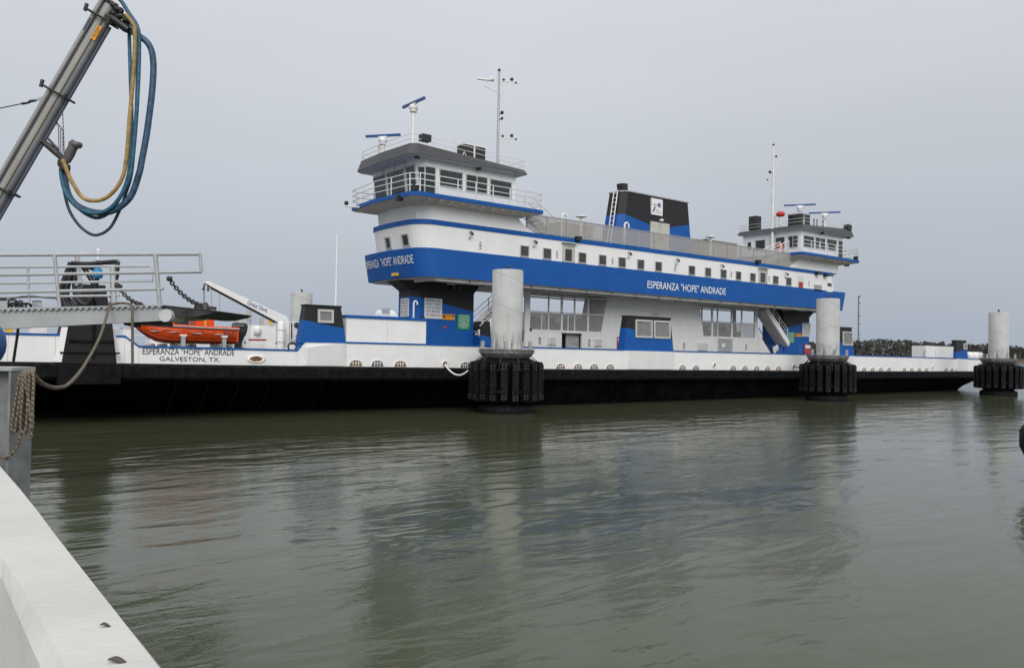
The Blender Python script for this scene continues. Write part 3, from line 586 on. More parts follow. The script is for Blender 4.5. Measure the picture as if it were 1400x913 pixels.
def stairs(sg):
    # stairs from the passenger deck down towards the end pier
    Ua, za, Ub, zb_ = (11.15, 6.1, 14.1, 3.55) if sg > 0 else (-11.15, 6.1, -14.25, 3.55)
    y0, y1 = YC-.55, YC+.45
    mb = MB()
    for y in (y0, y1-.08): mb.hexa([(Ua, y, za-.25), (Ub, y, zb_-.25), (Ub, y+.08, zb_-.25), (Ua, y+.08, za-.25)], [(Ua+sg*.3, y, za+.02), (Ub+sg*.1, y, zb_+.10), (Ub+sg*.1, y+.08, zb_+.10), (Ua+sg*.3, y+.08, za+.02)])
    st = mb.build('stairs', 'cleanwhite', ferry); mb = MB()
    for k in range(14):
        t = (k+.5)/14; x = lerp(Ua, Ub, t); z = lerp(za, zb_, t); mb.box((x-.14, y0+.08, z-.03), (x+.14, y1-.08, z))
    mb.hexa([(Ua, y0+.08, za-.28), (Ub, y0+.08, zb_-.28), (Ub, y1-.08, zb_-.28), (Ua, y1-.08, za-.28)], [(Ua, y0+.08, za-.24), (Ub, y0+.08, zb_-.24), (Ub, y1-.08, zb_-.24), (Ua, y1-.08, za-.24)])
    mb.build('tread', 'soffit', st)
    mb = MB()
    for h in (.35, .65, .95):
        for y in (y0+.04, y1-.04): mb.tube([(Ua, y, za+h-.1 if za+h-.1 < 6.1 else 6.1), (Ub, y, zb_+h)], .022, 6) if False else mb.tube([(lerp(Ua, Ub, max(0, (h-.1)/(za-zb_))), y, 6.12 if h > .1 else za), (Ub, y, zb_+h)], .022, 6)
    for t in (.35, .6, .95):
        for y in (y0+.04, y1-.04): x = lerp(Ua, Ub, t); z = lerp(za, zb_, t); mb.bar((x, y, z), (x, y, z+.95), .04)
    mb.build('handrail', 'rail', st)
    # sloping dwarf wall and rail below the stair
    mb = MB(); a_ = sg*11.02; b_ = sg*13.25; mb.prism([(a_, 1.7), (b_, 1.7), (b_, 2.2), (a_, 4.3)], YC, YC+.1); mb.box((sg*13.0, YC, 1.7), (sg*13.26, YC+.1, 3.3)); mb.build('sloping_wall', 'offwhite', ferry)
    mb = MB(); mb.tube([(a_, YC-.05, 4.6), (b_, YC-.05, 2.5)], .03, 6); mb.build('sloping_rail', 'steel', ferry)
    # landing block (blue) with a bell emblem
    mb = MB()
    if sg > 0: mb.box((sg*13.28, YC+.02, 1.7), (sg*14.25, YC+1.6, 3.42)); o = mb.build('stair_landing', 'navyblue', ferry)
    else:
        pts_ = [(-14.26, 1.7), (aY(664.5, 472, YC).x+.05, 1.7), (aY(660.5, 439.5, YC).x, aY(660, 439.5, YC).z), (aY(655, 439.5, YC).x, aY(655, 439.3, YC).z), (-14.26, aY(647, 447, YC).z)]
        mb.prism(pts_, YC-.62, YC+1.6); o = mb.build('stair_landing', mh5, ferry); q = aY(650, 457, YC-.62); MB().lathe((q.x, YC-.7, q.z-.06), [(.04, 0), (.1, .03), (.1, .1), (.04, .14)], 12).build('lamp', 'galv', o)
    if sg > 0:
        q = aY(1062, 475.5, YC-.0); m_ = MB(); m_.lathe((0, 0, 0), [(.0, .0), (.001, 0)], 3) if False else None
        bell = [(-.26, -.12), (-.2, -.05), (-.16, .12), (-.09, .24), (.09, .24), (.16, .12), (.2, -.05), (.26, -.12)]
        m_.prism([(q.x+x, q.z+z) for x, z in bell], YC-.02, YC+.015); m_.box((q.x-.09, YC-.02, q.z-.24), (q.x+.09, YC+.015, q.z-.15)); m_.build('bell_emblem', 'signwhite', ferry)
M['navyblue'] = mat('plain_blue_paint', BLUE, .5)  # same blue as the ship paint, without streaks, for landing and hatch
stairs(1); stairs(-1)

# ---- end piers under the passenger deck
M['pier'] = two_tone('pier_two_tone', [(4.66-.182*14.3, .182)], 'MINIMUM', cap=5.30, absx=True)
def pier(sg):
    a_, b_ = 14.3, 18.0; y0, y1 = YC, YC+1.9; c = .35
    plan = lambda a, b: [V(sg*a, y0, 0), V(sg*(b-c), y0, 0), V(sg*b, y0+c, 0), V(sg*b, y1-c, 0), V(sg*(b-c), y1, 0), V(sg*a, y1, 0)]
    rings = []
    for z, a, b in ((1.7, a_, b_), (5.62, a_, b_), (6.20, a_-.5, b_+.9)): rings.append([p+V(0, 0, z) for p in plan(a, b)])
    p = MB().loft(rings).build('pier', M['pier'], ferry)
    return p
pL = pier(-1); pR = pier(1)
def sign(parent, px, Y, m, lines, ink='ink', last=None, border=True, name='sign'):
    mb, (A0, A1, B0, B1) = plateY(px, Y, .04); o = mb.build(name, m, parent); n = len(lines); w = A1-A0; h = (B1-B0)
    tm = MB(); tl = MB()
    mxl = max(len(t_) for t_ in lines)
    for k, t_ in enumerate(lines):
        zt = B1-h*.05-k*h*.9/n; z0_ = zt-h*.9/n*.66; hw = w*.45*min(1, .45+.55*len(t_)/mxl); c = (A0+A1)/2
        flat_text(tl if (last and k == n-1) else tm, t_, c-hw, c+hw, z0_, zt, Y-.043)
    if tm.v: tm.build('sign_text', ink, o)
    if tl.v: tl.build('sign_text', last, o)
    return o, (A0, A1, B0, B1)
def pier_signs():
    sign(pL, (580, 408, 603.8, 435.6), YC, 'signwhite', ['MARINE LAW', 'SAFETY FIRST', 'STOP ENGINE', 'SET BRAKE', 'NO SMOKING'], last='redp')
    o, (a, b, c, d) = sign(pL, (604, 429.4, 621.2, 437), YC, 'amber', ['      '] if False else ['RESTROOM'])
    # arrow on the amber sign
    zc = (c+d)/2; MB().prism([(a+.03, zc), (a+.16, zc-.10), (a+.16, zc+.10)], YC-.05, YC-.041).build('arrow', 'ink', o)
    sign(pL, (625.2, 429.8, 642, 450.4), YC, 'green', ['THE DUMPING', 'OF TRASH INTO', 'THE WATER FROM', 'OR INTO THE', 'WATER IS', 'PROHIBITED BY', 'LAW'], ink='letter')
    # sign on the left-facing end of the pier
    x_ = -18.02; o = MB().box((x_-.04, YC+.45, 4.28), (x_, YC+1.25, 5.22)).build('sign', 'signwhite', pL)
    tm = MB()
    for k, t_ in enumerate(['PLEASE', 'TURN OFF', 'LIGHTS', 'SET YOUR', 'BRAKE', 'LOCK']):
        zt = 5.15-k*.145; lettering(tm, t_, lambda u, v: V(x_-.045, lerp(YC+1.18, YC+.52, u), lerp(zt-.09, zt, v)))
    tm.build('sign_text', 'ink', o)
    q = aY(608, 447.3, YC); MB().box((q.x-.1, YC-.04, q.z-.04), (q.x+.1, YC-.002, q.z+.04)).build('red_button', 'red', pL)
    for x, y in ((618, 391), (623, 391)): q = aY(x, y, YC); MB().box((q.x-.16, YC-.28, q.z-.18), (q.x+.16, YC-.002, q.z+.2)).build('loudspeaker', 'blackplastic', pL)
    sign(pR, (1096.6, 442, 1107.8, 460), YC, 'signwhite', ['MARINE LAW', 'SAFETY FIRST', 'STOP ENGINE', 'SET BRAKE', 'NO SMOKING'], last='redp')
    sign(pR, (1087.4, 455.4, 1096, 460.2), YC, 'amber', ['RESTROOM'])
    sign(pR, (1077, 454, 1085.6, 469), YC, 'green', ['THE DUMPING', 'OF TRASH INTO', 'THE WATER FROM', 'OR INTO THE', 'WATER IS', 'PROHIBITED BY', 'LAW'], ink='letter')
    mb, (a, b, c, d) = plateY((1098.6, 470.8, 1106.6, 483.8), YC, .1); o = mb.build('extinguisher_cabinet', 'redp', pR); MB().box((a+.05, YC-.115, d-.3), (b-.05, YC-.101, d-.06)).build('label_strip', 'signwhite', o)
    mb, _ = plateY((1090.5, 472.5, 1096.5, 483.8), YC, .03); mb.build('hatch', 'navyblue', pR)
pier_signs()

# ---- passenger deck: blue band, white cabin wall, stripe
def endplan(u0, u1, y0, y1, rad, bulge, n=7):
    """closed plan, near side first, with rounded ends"""
    P = []; m_ = (y0+y1)/2; hw = (y1-y0)/2
    def end(u, sg, ys):
        out = []
        for (yy, s0) in ys: out.append((u, yy))
        return out
    def corner(cx_, cy_, a0, a1): return [(cx_+rad*math.cos(lerp(a0, a1, k/n)), cy_+rad*math.sin(lerp(a0, a1, k/n))) for k in range(n+1)]
    R_ = corner(u1-rad, y0+rad, -math.pi/2, 0)+corner(u1-rad, y1-rad, 0, math.pi/2)
    L_ = corner(u0+rad, y1-rad, math.pi/2, math.pi)+corner(u0+rad, y0+rad, math.pi, 1.5*math.pi)
    mid = lambda u, sg: [(u+0*sg, lerp(y0+rad, y1-rad, k/6)) for k in range(1, 6)]
    pts = R_[:n+1]+mid(u1, 1)+R_[n+1:]+L_[:n+1]+list(reversed(mid(u0, -1)))+L_[n+1:]
    out = []
    for (x, y) in pts:
        f = max(0, 1-((y-m_)/hw)**2); e = 0
        if x > u1-rad: e = bulge*f
        if x < u0+rad: e = -bulge*f
        out.append((x+e, y))
    return out
def ring(plan, z): return [V(x, y, z) for x, y in plan]
BL, BR = -19.0, 19.35
Yb0, Yb1 = YB, .0
def passenger_deck():
    top = endplan(BL, BR+.12, Yb0, Yb1, .9, .35); bot = endplan(BL+.22, BR-.28, Yb0, Yb1, .9, .25)
    mb = MB(); mb.loft([ring(bot, 6.14), ring(top, 7.52)]); mb.build('blue_fascia', 'blue', ferry)
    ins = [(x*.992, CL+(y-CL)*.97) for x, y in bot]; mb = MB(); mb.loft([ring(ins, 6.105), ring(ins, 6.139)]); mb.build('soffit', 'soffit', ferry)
    mb = MB()
    for u in srange(-18, 18, 2.0): mb.box((u-.05, Yb0+.25, 5.99), (u+.05, YC-.01, 6.104))
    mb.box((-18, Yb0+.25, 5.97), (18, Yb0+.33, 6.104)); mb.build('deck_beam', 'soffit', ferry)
    for x, y in ((640, 384), (781, 394), (913, 406.5), (994, 412.3), (1045, 418), (1094, 421)):
        q = aY(x, y, Yb0+1.0).x; MB().box((q-.62, Yb0+.95, 5.98), (q+.62, Yb0+1.15, 6.06)).build('striplight', 'striplight', ferry)
    for x, y in ((520, 384),): pass
    wb = endplan(BL+.1, 17.85, Yb0+.03, -1.2, .85, .25); wt = endplan(BL-.1, 17.65, Yb0+.03, -1.2, .85, .25)
    mb = MB(); mb.loft([ring(wb, 7.50), ring(wt, 8.66)]); mb.build('cabin_wall', 'white', ferry)
    so = lambda p, e: [(x+(e if x > 0 else -e), CL2+(y-CL2)*(1+e/2.6)) for x, y in p]
    CL2 = (Yb0-1.2)/2
    mb = MB(); mb.loft([ring(so(wt, .04), 8.655), ring(so(wt, .05), 8.885)]); mb.build('blue_stripe', 'blue', ferry)
    mb = MB(); mb.box((-18, Yb0+.3, 8.84), (17, -1.4, 8.90)); mb.build('upper_deck', 'deck', ferry)
    # ledge on top of the fascia between fascia and cabin
    MB().loft([ring([(x*.99, CL+(y-CL)*.98) for x, y in top], 7.50), ring([(x*.99, CL+(y-CL)*.98) for x, y in top], 7.524)]).build('side_ledge', 'deck', ferry)
M['striplight'] = mat('striplight_cover', (.8, .8, .75), .4, var=.02)
passenger_deck()
def cabin_windows():
    Y = YB+.03; z0, z1 = 7.56, 8.17
    ws = [(710.6, 723), (741.8, 753.6), (790.2, 801.4), (818, 828.8), (844.8, 855.3), (870.6, 880.5), (895, 904.7), (940.8, 950), (963.2, 972), (984.4, 993), (1005.3, 1013), (1024.8, 1032.8), (1056, 1064), (1074, 1081.8)]
    for a_, b_ in ws:
        xm = (a_+b_)/2; y = lerp(344, 386, (xm-716)/(1078-716)); winY(ferry, aY(a_, y, Y).x, aY(b_, y, Y).x, z0, z1, Y, fw_=.045, proud=.045, glass='cabinglass')
    for a_, b_, y in ((768.6, 785, 347), (1036.8, 1048.2, 379)):
        X0, X1 = aY(a_, y, Y).x, aY(b_, y, Y).x
        d = MB().box((X0+.07, Y-.03, 7.53), (X1-.07, Y-.002, 8.42)).build('door', 'beige', ferry)
        MB().box((X0, Y-.07, 7.53), (X0+.07, Y-.002, 8.5)).box((X1-.07, Y-.07, 7.53), (X1, Y-.002, 8.5)).box((X0+.07, Y-.07, 8.42), (X1-.07, Y-.002, 8.5)).box((X0-.08, Y-.2, 8.55), (X1+.08, Y-.002, 8.58)).build('door_frame', 'frame', d)
        MB().box((X0+.2, Y-.04, 7.6), (X1-.2, Y-.031, 8.25)).build('door_window', 'cabinglass', d)
    # posters, vents, doorway near the right end
    mb, (a, b, c, d) = plateY((1090.3, 378, 1098.2, 394), Y, .03); o = mb.build('poster', 'signwhite', ferry); MB().box((a+.1, Y-.045, c+.05), (b-.1, Y-.031, c+.45)).build('poster_print', 'redp', o)
    mb, _ = plateY((1113, 389.5, 1123, 398), Y, .03); mb.build('vent_panel', 'box', ferry)
    mb, (a, b, c, d) = plateY((1129, 385.3, 1137.5, 399), Y, .05); o = mb.build('door', 'cleanwhite', ferry); MB().box((a+.15, Y-.06, d-.35), (b-.15, Y-.051, d-.1)).build('door_window', 'cabinglass', o)
    # round-the-wall markings and lamps
    for x, y in ((656.6, 335.5), (761.4, 348), (837.3, 356.7), (923, 367), (999.7, 375.3), (1051.5, 381), (1106, 387.5)):
        q = aY(x, y, Y); mb = MB()
        for dz in (-.14, 0, .14): mb.box((q.x-.05, Y-.025, q.z+dz-.045), (q.x+.05, Y-.002, q.z+dz+.045))
        mb.box((q.x-.08, Y-.02, q.z-.03), (q.x+.08, Y-.003, q.z+.03)); mb.build('wall_marking', 'box', ferry)
    for x, y in ((642, 318), (729.5, 330), (858.5, 346), (924, 355), (985, 363), (1073, 374)):
        q = aY(x, y, Y); o = MB().tube([(q.x, Y, q.z), (q.x, Y-.18, q.z+.03), (q.x, Y-.24, q.z-.03)], .03, 6).lathe((q.x, Y-.24, q.z-.16), [(.05, 0), (.09, .04), (.06, .13)], 10).build('wall_lamp', 'steel', ferry)
        MB().box((q.x-.04, Y-.02, q.z-.35), (q.x+.04, Y-.003, q.z-.25)).build('red_tag', 'redp', o)
    for x, y in ((790, 326.5), (1036, 358), (1117.5, 374), (1129, 376.5)):
        q = aY(x, y, YB-.1); MB().box((q.x-.16, YB-.28, q.z-.1), (q.x+.16, YB-.0, q.z+.12)).build('floodlight', 'blackplastic', ferry)
    # two windows in the front of the left end
    for y0_, y1_ in ((-5.35, -4.75), (-3.75, -3.15)):
        f = lambda y: BL-.25*max(0, 1-((y+3.735)/2.535)**2); 
        win(ferry, [(f(y1_)+.10-.02, y1_, 7.62), (f(y0_)+.10-.02, y0_, 7.62), (f(y0_)-.03-.02, y0_, 8.22), (f(y1_)-.03-.02, y1_, 8.22)], (-1, 0, .15), fw_=.06, proud=.06, glass='glass')
cabin_windows()
def band_names():
    a = aY(885, 387.5, YB); b = aY(992, 397, YB); z0 = aY(938, 398.3, YB).z; z1_ = aY(938, 388.2, YB).z-.02; z0 = z1_-.43
    mb = MB(); flat_text(mb, 'ESPERANZA "HOPE" ANDRADE', a.x, b.x, z0-.02, z1_+.0, YB-.012)
    for v in mb.v: t = (v.z-6.14)/1.38; v.y = YB-.015
    mb.build('name_lettering', 'letter', ferry)
    def fr(u, v):
        z = lerp(6.78, 7.20, v); y = lerp(-.72, -5.6, u); t = (z-6.14)/1.38; m_ = (Yb0+Yb1)/2; hw = (Yb1-Yb0)/2; rad = .9
        u0 = lerp(BL+.22, BL, t); bulge = lerp(.25, .35, t); f = max(0, 1-((y-m_)/hw)**2); x = u0
        if y > Yb1-rad: dy = y-(Yb1-rad); x = u0+rad-math.sqrt(max(0, rad*rad-dy*dy))
        if y < Yb0+rad: dy = (Yb0+rad)-y; x = u0+rad-math.sqrt(max(0, rad*rad-dy*dy))
        return V(x-bulge*f-.05, y, z)
    mb = MB(); uv_, fs_ = text_mesh('ESPERANZA  "HOPE" ANDRADE', 0.); mb.add([fr(a_, b_) for a_, b_ in uv_], fs_); mb.build('name_lettering', 'letter', ferry)
    MB().box((BL+.05-.33, -4.3, 6.24), (BL+.10-.2, -3.9, 6.38)).build('reflector', 'yellow', ferry)
band_names()

# ---- upper deck railings, lockers, vents
def upper_deck():
    Y = YB+.12; zt = 9.86; z0 = 8.90; ua, ub = -12.5, 11.6
    mb = MB(); us = srange(ua, ub, 1.42)
    for u in us: mb.box((u-.035, Y-.035, z0-.02), (u+.035, Y+.035, zt))
    mb.box((ua, Y-.03, zt), (ub, Y+.03, zt+.05)); mb.box((ua, Y-.02, z0+.04), (ub, Y+.02, z0+.08)); r_ = mb.build('upper_deck_railing', 'galv', ferry)
    ms = MB()
    for a_, b_ in zip(us, us[1:]): ms.box((a_+.05, Y-.004, z0+.09), (b_-.05, Y+.004, zt-.01))
    ms.build('mesh_infill', 'mesh', r_)
    Y2 = -1.6; mb = MB()
    for u in us: mb.box((u-.035, Y2-.035, z0-.02), (u+.035, Y2+.035, zt))
    mb.box((ua, Y2-.03, zt), (ub, Y2+.03, zt+.05)); r_ = mb.build('upper_deck_railing', 'galv', ferry)
    ms = MB()
    for a_, b_ in zip(us, us[1:]): ms.box((a_+.05, Y2-.004, z0+.09), (b_-.05, Y2+.004, zt-.01))
    ms.build('mesh_infill', 'mesh', r_)
    for px in ((767, 308, 811, 330), (963, 331, 1007, 356)):
        X0, X1, zb_, zt_ = rectY(*px, -4.6); o = MB().box((X0, -4.6, 8.9), (X1, -2.6, zt_)).build('deck_locker', 'brown', ferry); MB().box((X0-.05, -4.65, zt_), (X1+.05, -2.55, zt_+.05)).build('lid', 'brown', o)
    q = aY(768, 300, -5.0); gooseneck((q.x, -5.0, 8.9), aY(770, 292.5, -5.0).z-8.9, .06, .2, 'rail', name='vent_gooseneck')
    q = aY(854, 310, -5.3); gooseneck((q.x, -5.3, 8.9), aY(856, 304.5, -5.3).z-8.9, .06, .17, 'rail', name='vent_gooseneck')
    for x, y in ((794.5, 295.5), (971.5, 323.5)):
        q = aY(x, y, -5.0); MB().tube([(q.x, -5, 8.9), (q.x, -5, q.z-.06)], .09, 10).lathe((q.x, -5, q.z-.08), [(.09, 0), (.32, .02), (.30, .1), (.1, .13)], 14).build('mushroom_vent', 'rail', ferry)
    # white stairs to the pilothouse platforms
    for sg, u0, u1 in ((-1, -11.9, -10.2), (1, 9.2, 11.9)):
        zA, zB = 9.9, 8.92; 
        ua_, ub_ = (u0, u1) if sg < 0 else (u1, u0); mb = MB()
        for y in (-5.9, -5.2):
            mb.bar((ua_, y, zA), (ub_, y, zB), .06, .18)
            mb.tube([(ua_, y, zA+.95), (ub_, y, zB+.95)], .03, 6); mb.tube([(ua_, y, zA+.5), (ub_, y, zB+.5)], .025, 6)
            for t in (0, .33, .66, 1): x = lerp(ua_, ub_, t); z = lerp(zA, zB, t); mb.bar((x, y, z), (x, y, z+.95), .04)
        for k in range(6): t = (k+.5)/6; x = lerp(ua_, ub_, t); z = lerp(zA, zB, t); mb.box((x-.12, -5.9, z-.02), (x+.12, -5.2, z+.02))
        mb.build('platform_stairs', 'rail', ferry)
upper_deck()

# ---- funnel
def funnel():
    Y = YC-.1; W = 1.5
    P = lambda x, y: (lambda q: (q.x, q.z))(aY(x, y, Y))
    # near-face corners measured low and high
    xl0, xr0 = P(845, 318)[0], P(948, 330)[0]; xl1, xr1 = P(855, 262)[0], P(943.5, 277)[0]; z1_ = (P(857, 262)[1]+P(943, 277)[1])/2
    xl0 -= .05; z0 = 8.9; c = .35
    lines = [(P(855, 292.2), P(888, 306.5)), (P(915, 311), P(946, 307))]
    L = []
    for p, q in lines: b_ = (q[1]-p[1])/(q[0]-p[0]); L.append((p[1]-b_*p[0], b_))
    m_ = two_tone('funnel_two_tone', L, 'MAXIMUM', cap=P(854, 292)[1])
    def plan(xl, xr, z, dy): return [V(xl+c, Y+dy, z), V(xr-c*.3, Y+dy, z), V(xr, Y+dy+c*.3, z), V(xr, Y+W-dy, z), V(xl, Y+W-dy, z), V(xl, Y+c+dy, z)]
    f = MB().loft([plan(xl0, xr0, z0, 0), plan(xl1, xr1, z1_, .12)]).build('funnel', m_, ferry)
    MB().loft([plan(xl1-.05, xr1+.05, z1_+.001, .06), plan(xl1-.05, xr1+.05, z1_+.07, .06)]).build('top_rim', 'galv', f)
    # ladder on the left face
    mb = MB(); xa0, xa1 = xl0-.12, xl1-.12; yA, yB = Y+.55, Y+.88
    for y in (yA, yB): mb.tube([(xa0, y, z0), (xa1, y, z1_+.05), (xa1+.3, y, z1_+.12)], .035, 6)
    for k in range(13): t = (k+.7)/13; x = lerp(xa0, xa1, t); mb.tube([(x, yA, lerp(z0, z1_, t)), (x, yB, lerp(z0, z1_, t))], .025, 6)
    mb.build('ladder', 'rail', f)
    q = aY(851.5, 259, Y+.5); MB().hexa([(q.x-.28, q.y-.2, z1_+.08), (q.x+.25, q.y-.2, z1_+.08), (q.x+.25, q.y+.2, z1_+.08), (q.x-.28, q.y+.2, z1_+.08)], [(q.x-.36, q.y-.25, z1_+.5), (q.x+.18, q.y-.25, z1_+.55), (q.x+.18, q.y+.2, z1_+.55), (q.x-.36, q.y+.2, z1_+.5)]).build('floodlight', 'blackplastic', f)
    # emblem plate
    X0, X1, zb_, zt_ = rectY(891, 272, 906, 294.3, Y); yy = Y+.06; o = MB().box((X0, yy-.06, zb_), (X1, yy+.1, zt_)).build('emblem', 'letter', f); w = X1-X0; h = zt_-zb_; yf = yy-.065
    cx_, cz_ = X0+w*.68, zb_+h*.63; star = []
    for k in range(10): a_ = math.pi/2+k*math.pi/5+.2; rr = w*(.23 if k % 2 == 0 else .09); star.append((cx_+rr*math.cos(a_), cz_+rr*math.sin(a_)))
    mb = MB(); mb.add([(x, yf, z) for x, z in star]+[(cx_, yf, cz_)], [[10, k, (k+1) % 10] for k in range(10)]); mb.add([(X0+w*.06, yf, zb_+h*.18), (X0+w*.2, yf, zb_+h*.18), (X0+w*.38, yf, zb_+h*.48), (X0+w*.24, yf, zb_+h*.48)], [[0, 1, 2, 3]]); mb.build('star_and_bar', 'inkblue', o)
    MB().add([(X0+w*.12, yf+.001, zb_+h*.53), (X0+w*.52, yf+.001, zb_+h*.53), (X0+w*.52, yf+.001, zb_+h*.68), (X0+w*.12, yf+.001, zb_+h*.68)], [[0, 1, 2, 3]]).build('pink_field', 'pink', o)
    tm = MB(); flat_text(tm, 'Texas', X0+w*.4, X0+w*.65, zb_+h*.30, zb_+h*.36, yf); flat_text(tm, 'Department', X0+w*.38, X0+w*.85, zb_+h*.2, zb_+h*.27, yf); flat_text(tm, 'of Transportation', X0+w*.3, X0+w*.9, zb_+h*.1, zb_+h*.17, yf); tm.build('emblem_text', 'inkblue', o)
    # double doors
    X0, X1, _, zt_ = rectY(889, 304.5, 914.5, 330, Y); xm = (X0+X1)/2
    for a_, b_ in ((X0, xm-.012), (xm+.012, X1)):
        d = MB().box((a_, Y-.05, z0+.05), (b_, Y-.002+.05, zt_)).build('door', 'beige', f); MB().box((b_-.14 if a_ == X0 else a_+.08, Y-.09, (z0+zt_)/2), (b_-.08 if a_ == X0 else a_+.14, Y-.051, (z0+zt_)/2+.15)).build('handle', 'steel', d)
    q = aY(902.5, 302.5, Y); MB().lathe((q.x, Y-.12, q.z-.05), [(.05, 0), (.14, .03), (.14, .14), (.05, .18)], 12).box((q.x-.05, Y-.05, q.z), (q.x+.05, Y+.06, q.z+.08)).build('lamp', 'rail', f)
funnel()

# ---- pilothouses
def lamp_round(mb, c, r_=.1):
    r_ *= .72
    return mb.lathe(Vector(c), [(r_*.5, 0), (r_, r_*.5), (r_, r_*1.4), (r_*.5, r_*1.9)], 10)
def pilothouse(sg, sh):
    """sg = -1 left, +1 right; U measured outwards"""
    X = lambda U: sg*(U)+sh
    y0, y1 = YB, -1.35; cy = (y0+y1)/2; zf = 9.95; zt = 11.86; Ua, Ub = 13.4, 19.02; rk = .26; ch = .34
    def planU(U0, U1, a, b, c, z, extra=0): return [V(X(U0), a, z), V(X(U1-c), a, z), V(X(U1), a+c, z), V(X(U1+extra), cy, z), V(X(U1), b-c, z), V(X(U1-c), b, z), V(X(U0), b, z)]
    # base below the platform (white, with curved cut-back at the inboard end)
    mb = MB(); rings = []
    for z, U0 in ((8.88, Ua-1.45), (8.98, Ua-1.12), (9.15, Ua-.75), (9.35, Ua-.45), (9.60, Ua-.22), (9.74, Ua-.15)):
        t = (z-8.88)/.86; rings.append(planU(U0, lerp(18.98, 19.08, t), y0+.03, y1, .6, z, .2))
    mb.loft(rings); base = mb.build('pilothouse_base', 'white', ferry)
    ph = MB().loft([planU(Ua, Ub, y0, y1, ch, zf+.0, .0), planU(Ua, Ub+rk, y0, y1, ch, zt, .0)]).build('pilothouse', 'cleanwhite', ferry)
    # platform
    pf = lambda g, z: [V(X(12.25+g), y0-.92+g, z), V(X(19.75-g), y0-.92+g, z), V(X(20.12-g), y0-.58+g*.6, z), V(X(20.38-g), cy, z), V(X(20.12-g), y1+.28-g*.6, z), V(X(19.75-g), y1+.55-g, z), V(X(12.25+g), y1+.55-g, z)]
    pl = MB().loft([pf(0, 9.76), pf(0, 9.95)]).build('wing_platform', 'blue', ferry)
    MB().loft([pf(.9, 9.60), pf(.06, 9.755)]).build('platform_underside', 'rustsoffit', pl)
    mb = MB()
    for k in range(11): U = 12.9+k*.62; mb.hexa([(X(U), y0-.80, 9.66), (X(U+.05), y0-.80, 9.66), (X(U+.05), y0+.03, 9.58), (X(U), y0+.03, 9.58)], [(X(U), y0-.84, 9.755), (X(U+.05), y0-.84, 9.755), (X(U+.05), y0+.03, 9.755), (X(U), y0+.03, 9.755)])
    mb.build('bracket', 'rustsoffit', pl)
    # platform railing: three bars following the edge, rounded ends inboard
    edge = [V(X(12.3), y0-.2, 0), V(X(12.05), y0-.5, 0), V(X(12.3), y0-.86, 0), V(X(19.72), y0-.88, 0), V(X(20.08), y0-.56, 0), V(X(20.34), cy, 0), V(X(20.08), y1+.26, 0), V(X(19.72), y1+.51, 0), V(X(12.3), y1+.51, 0)]
    mb = MB()
    for h in (.30, .58, .86): mb.tube([p+V(0, 0, 9.95+h) for p in edge], .022, 6)
    def along(a_, b_, n): return [a_.lerp(b_, k/n) for k in range(n+1)]
    for p in along(edge[2], edge[3], 7)+along(edge[3], edge[4], 1)[1:]+along(edge[4], edge[5], 2)[1:]+along(edge[5], edge[6], 2)[1:]+along(edge[7], edge[8], 7): mb.bar(p+V(0, 0, 9.95), p+V(0, 0, 10.82), .04)
    mb.build('platform_railing', 'rail', pl)
    # lamp on bracket at the outboard tip, floodlights
    q = V(X(20.4), y0+.9, 9.85)
    tip = V(X(20.65), cy+1.9, 9.8); MB().tube([V(X(20.2), cy+1.7, 9.8), tip+V(sg*.25, 0, -.02)], .05, 6).add([], []).build('lamp_arm', 'rail', pl)
    mb = MB(); lamp_round(mb, tip+V(sg*.2, 0, .05), .15); mb.build('lamp', 'blackplastic', pl)
    for c_ in (V(X(20.15), y0+.3, 9.72), V(X(19.85), y0-.62, 10.12)): MB().box(c_-V(.16, .13, .12), c_+V(.16, .13, .14)).build('floodlight', 'blackplastic', pl)
    # roof with a wide sloping fascia
    def rp(g, z, U0=13.0): return [V(X(U0+g*.7), y0-.50+g, z), V(X(19.72-g), y0-.50+g, z), V(X(20.0-g), y0-.22+g*.9, z), V(X(20.12-g), cy, z), V(X(20.0-g), y1+.0-g*.9, z), V(X(19.72-g), y1+.28-g, z), V(X(U0+g*.7), y1+.28-g, z)]
    zr = lambda: 0
    rb, rt_ = rp(0, 11.78), rp(.16, 12.30)
    # fascia deeper at the outboard end than inboard
    for r_ in (rt_,):
        for v in r_: U = abs(v.x-sh); v.z = lerp(12.02, 12.33, max(0, min(1, (U-13)/6.5)))
    roof = MB().loft([rb, rt_]).build('roof', 'grey', ph)
    MB().loft([[v+V(0, 0, -.035) for v in rp(.06, 11.78)], [v+V(0, 0, -.003) for v in rp(.06, 11.78)]]).build('roof_soffit', 'soffit', ph)
    # roof railing
    re = [V(X(13.1), y0-.38, 0), V(X(19.55), y0-.3, 0), V(X(19.78), y0-.08, 0), V(X(19.9), cy, 0), V(X(19.78), y1-.1, 0), V(X(19.55), y1+.14, 0), V(X(13.1), y1+.16, 0)]
    zz = lambda p: lerp(12.02, 12.33, (abs(p.x-sh)-13)/6.5)
    mb = MB()
    for h in (.22, .46): mb.tube([p+V(0, 0, zz(p)+h) for p in re+[re[0]]], .014, 6)
    for p in along(re[0], re[1], 4)+along(re[2], re[4], 2)+along(re[5], re[6], 4): mb.bar(p+V(0, 0, zz(p)-.02), p+V(0, 0, zz(p)+.46), .026)
    mb.build('roof_railing', 'rail', ph)
    # windows, near side
    yw = y0; k_ = -1
    def sidewin(U0, U1, z0, z1_, mull=0, y=yw, n=(0, -1, 0)):
        a_, b_ = sorted((X(U0), X(U1))); win(ph, [(a_, y, z0), (b_, y, z0), (b_, y, z1_), (a_, y, z1_)], n, fw_=.05, proud=.04, glass='glass', mull=mull)
    S = []
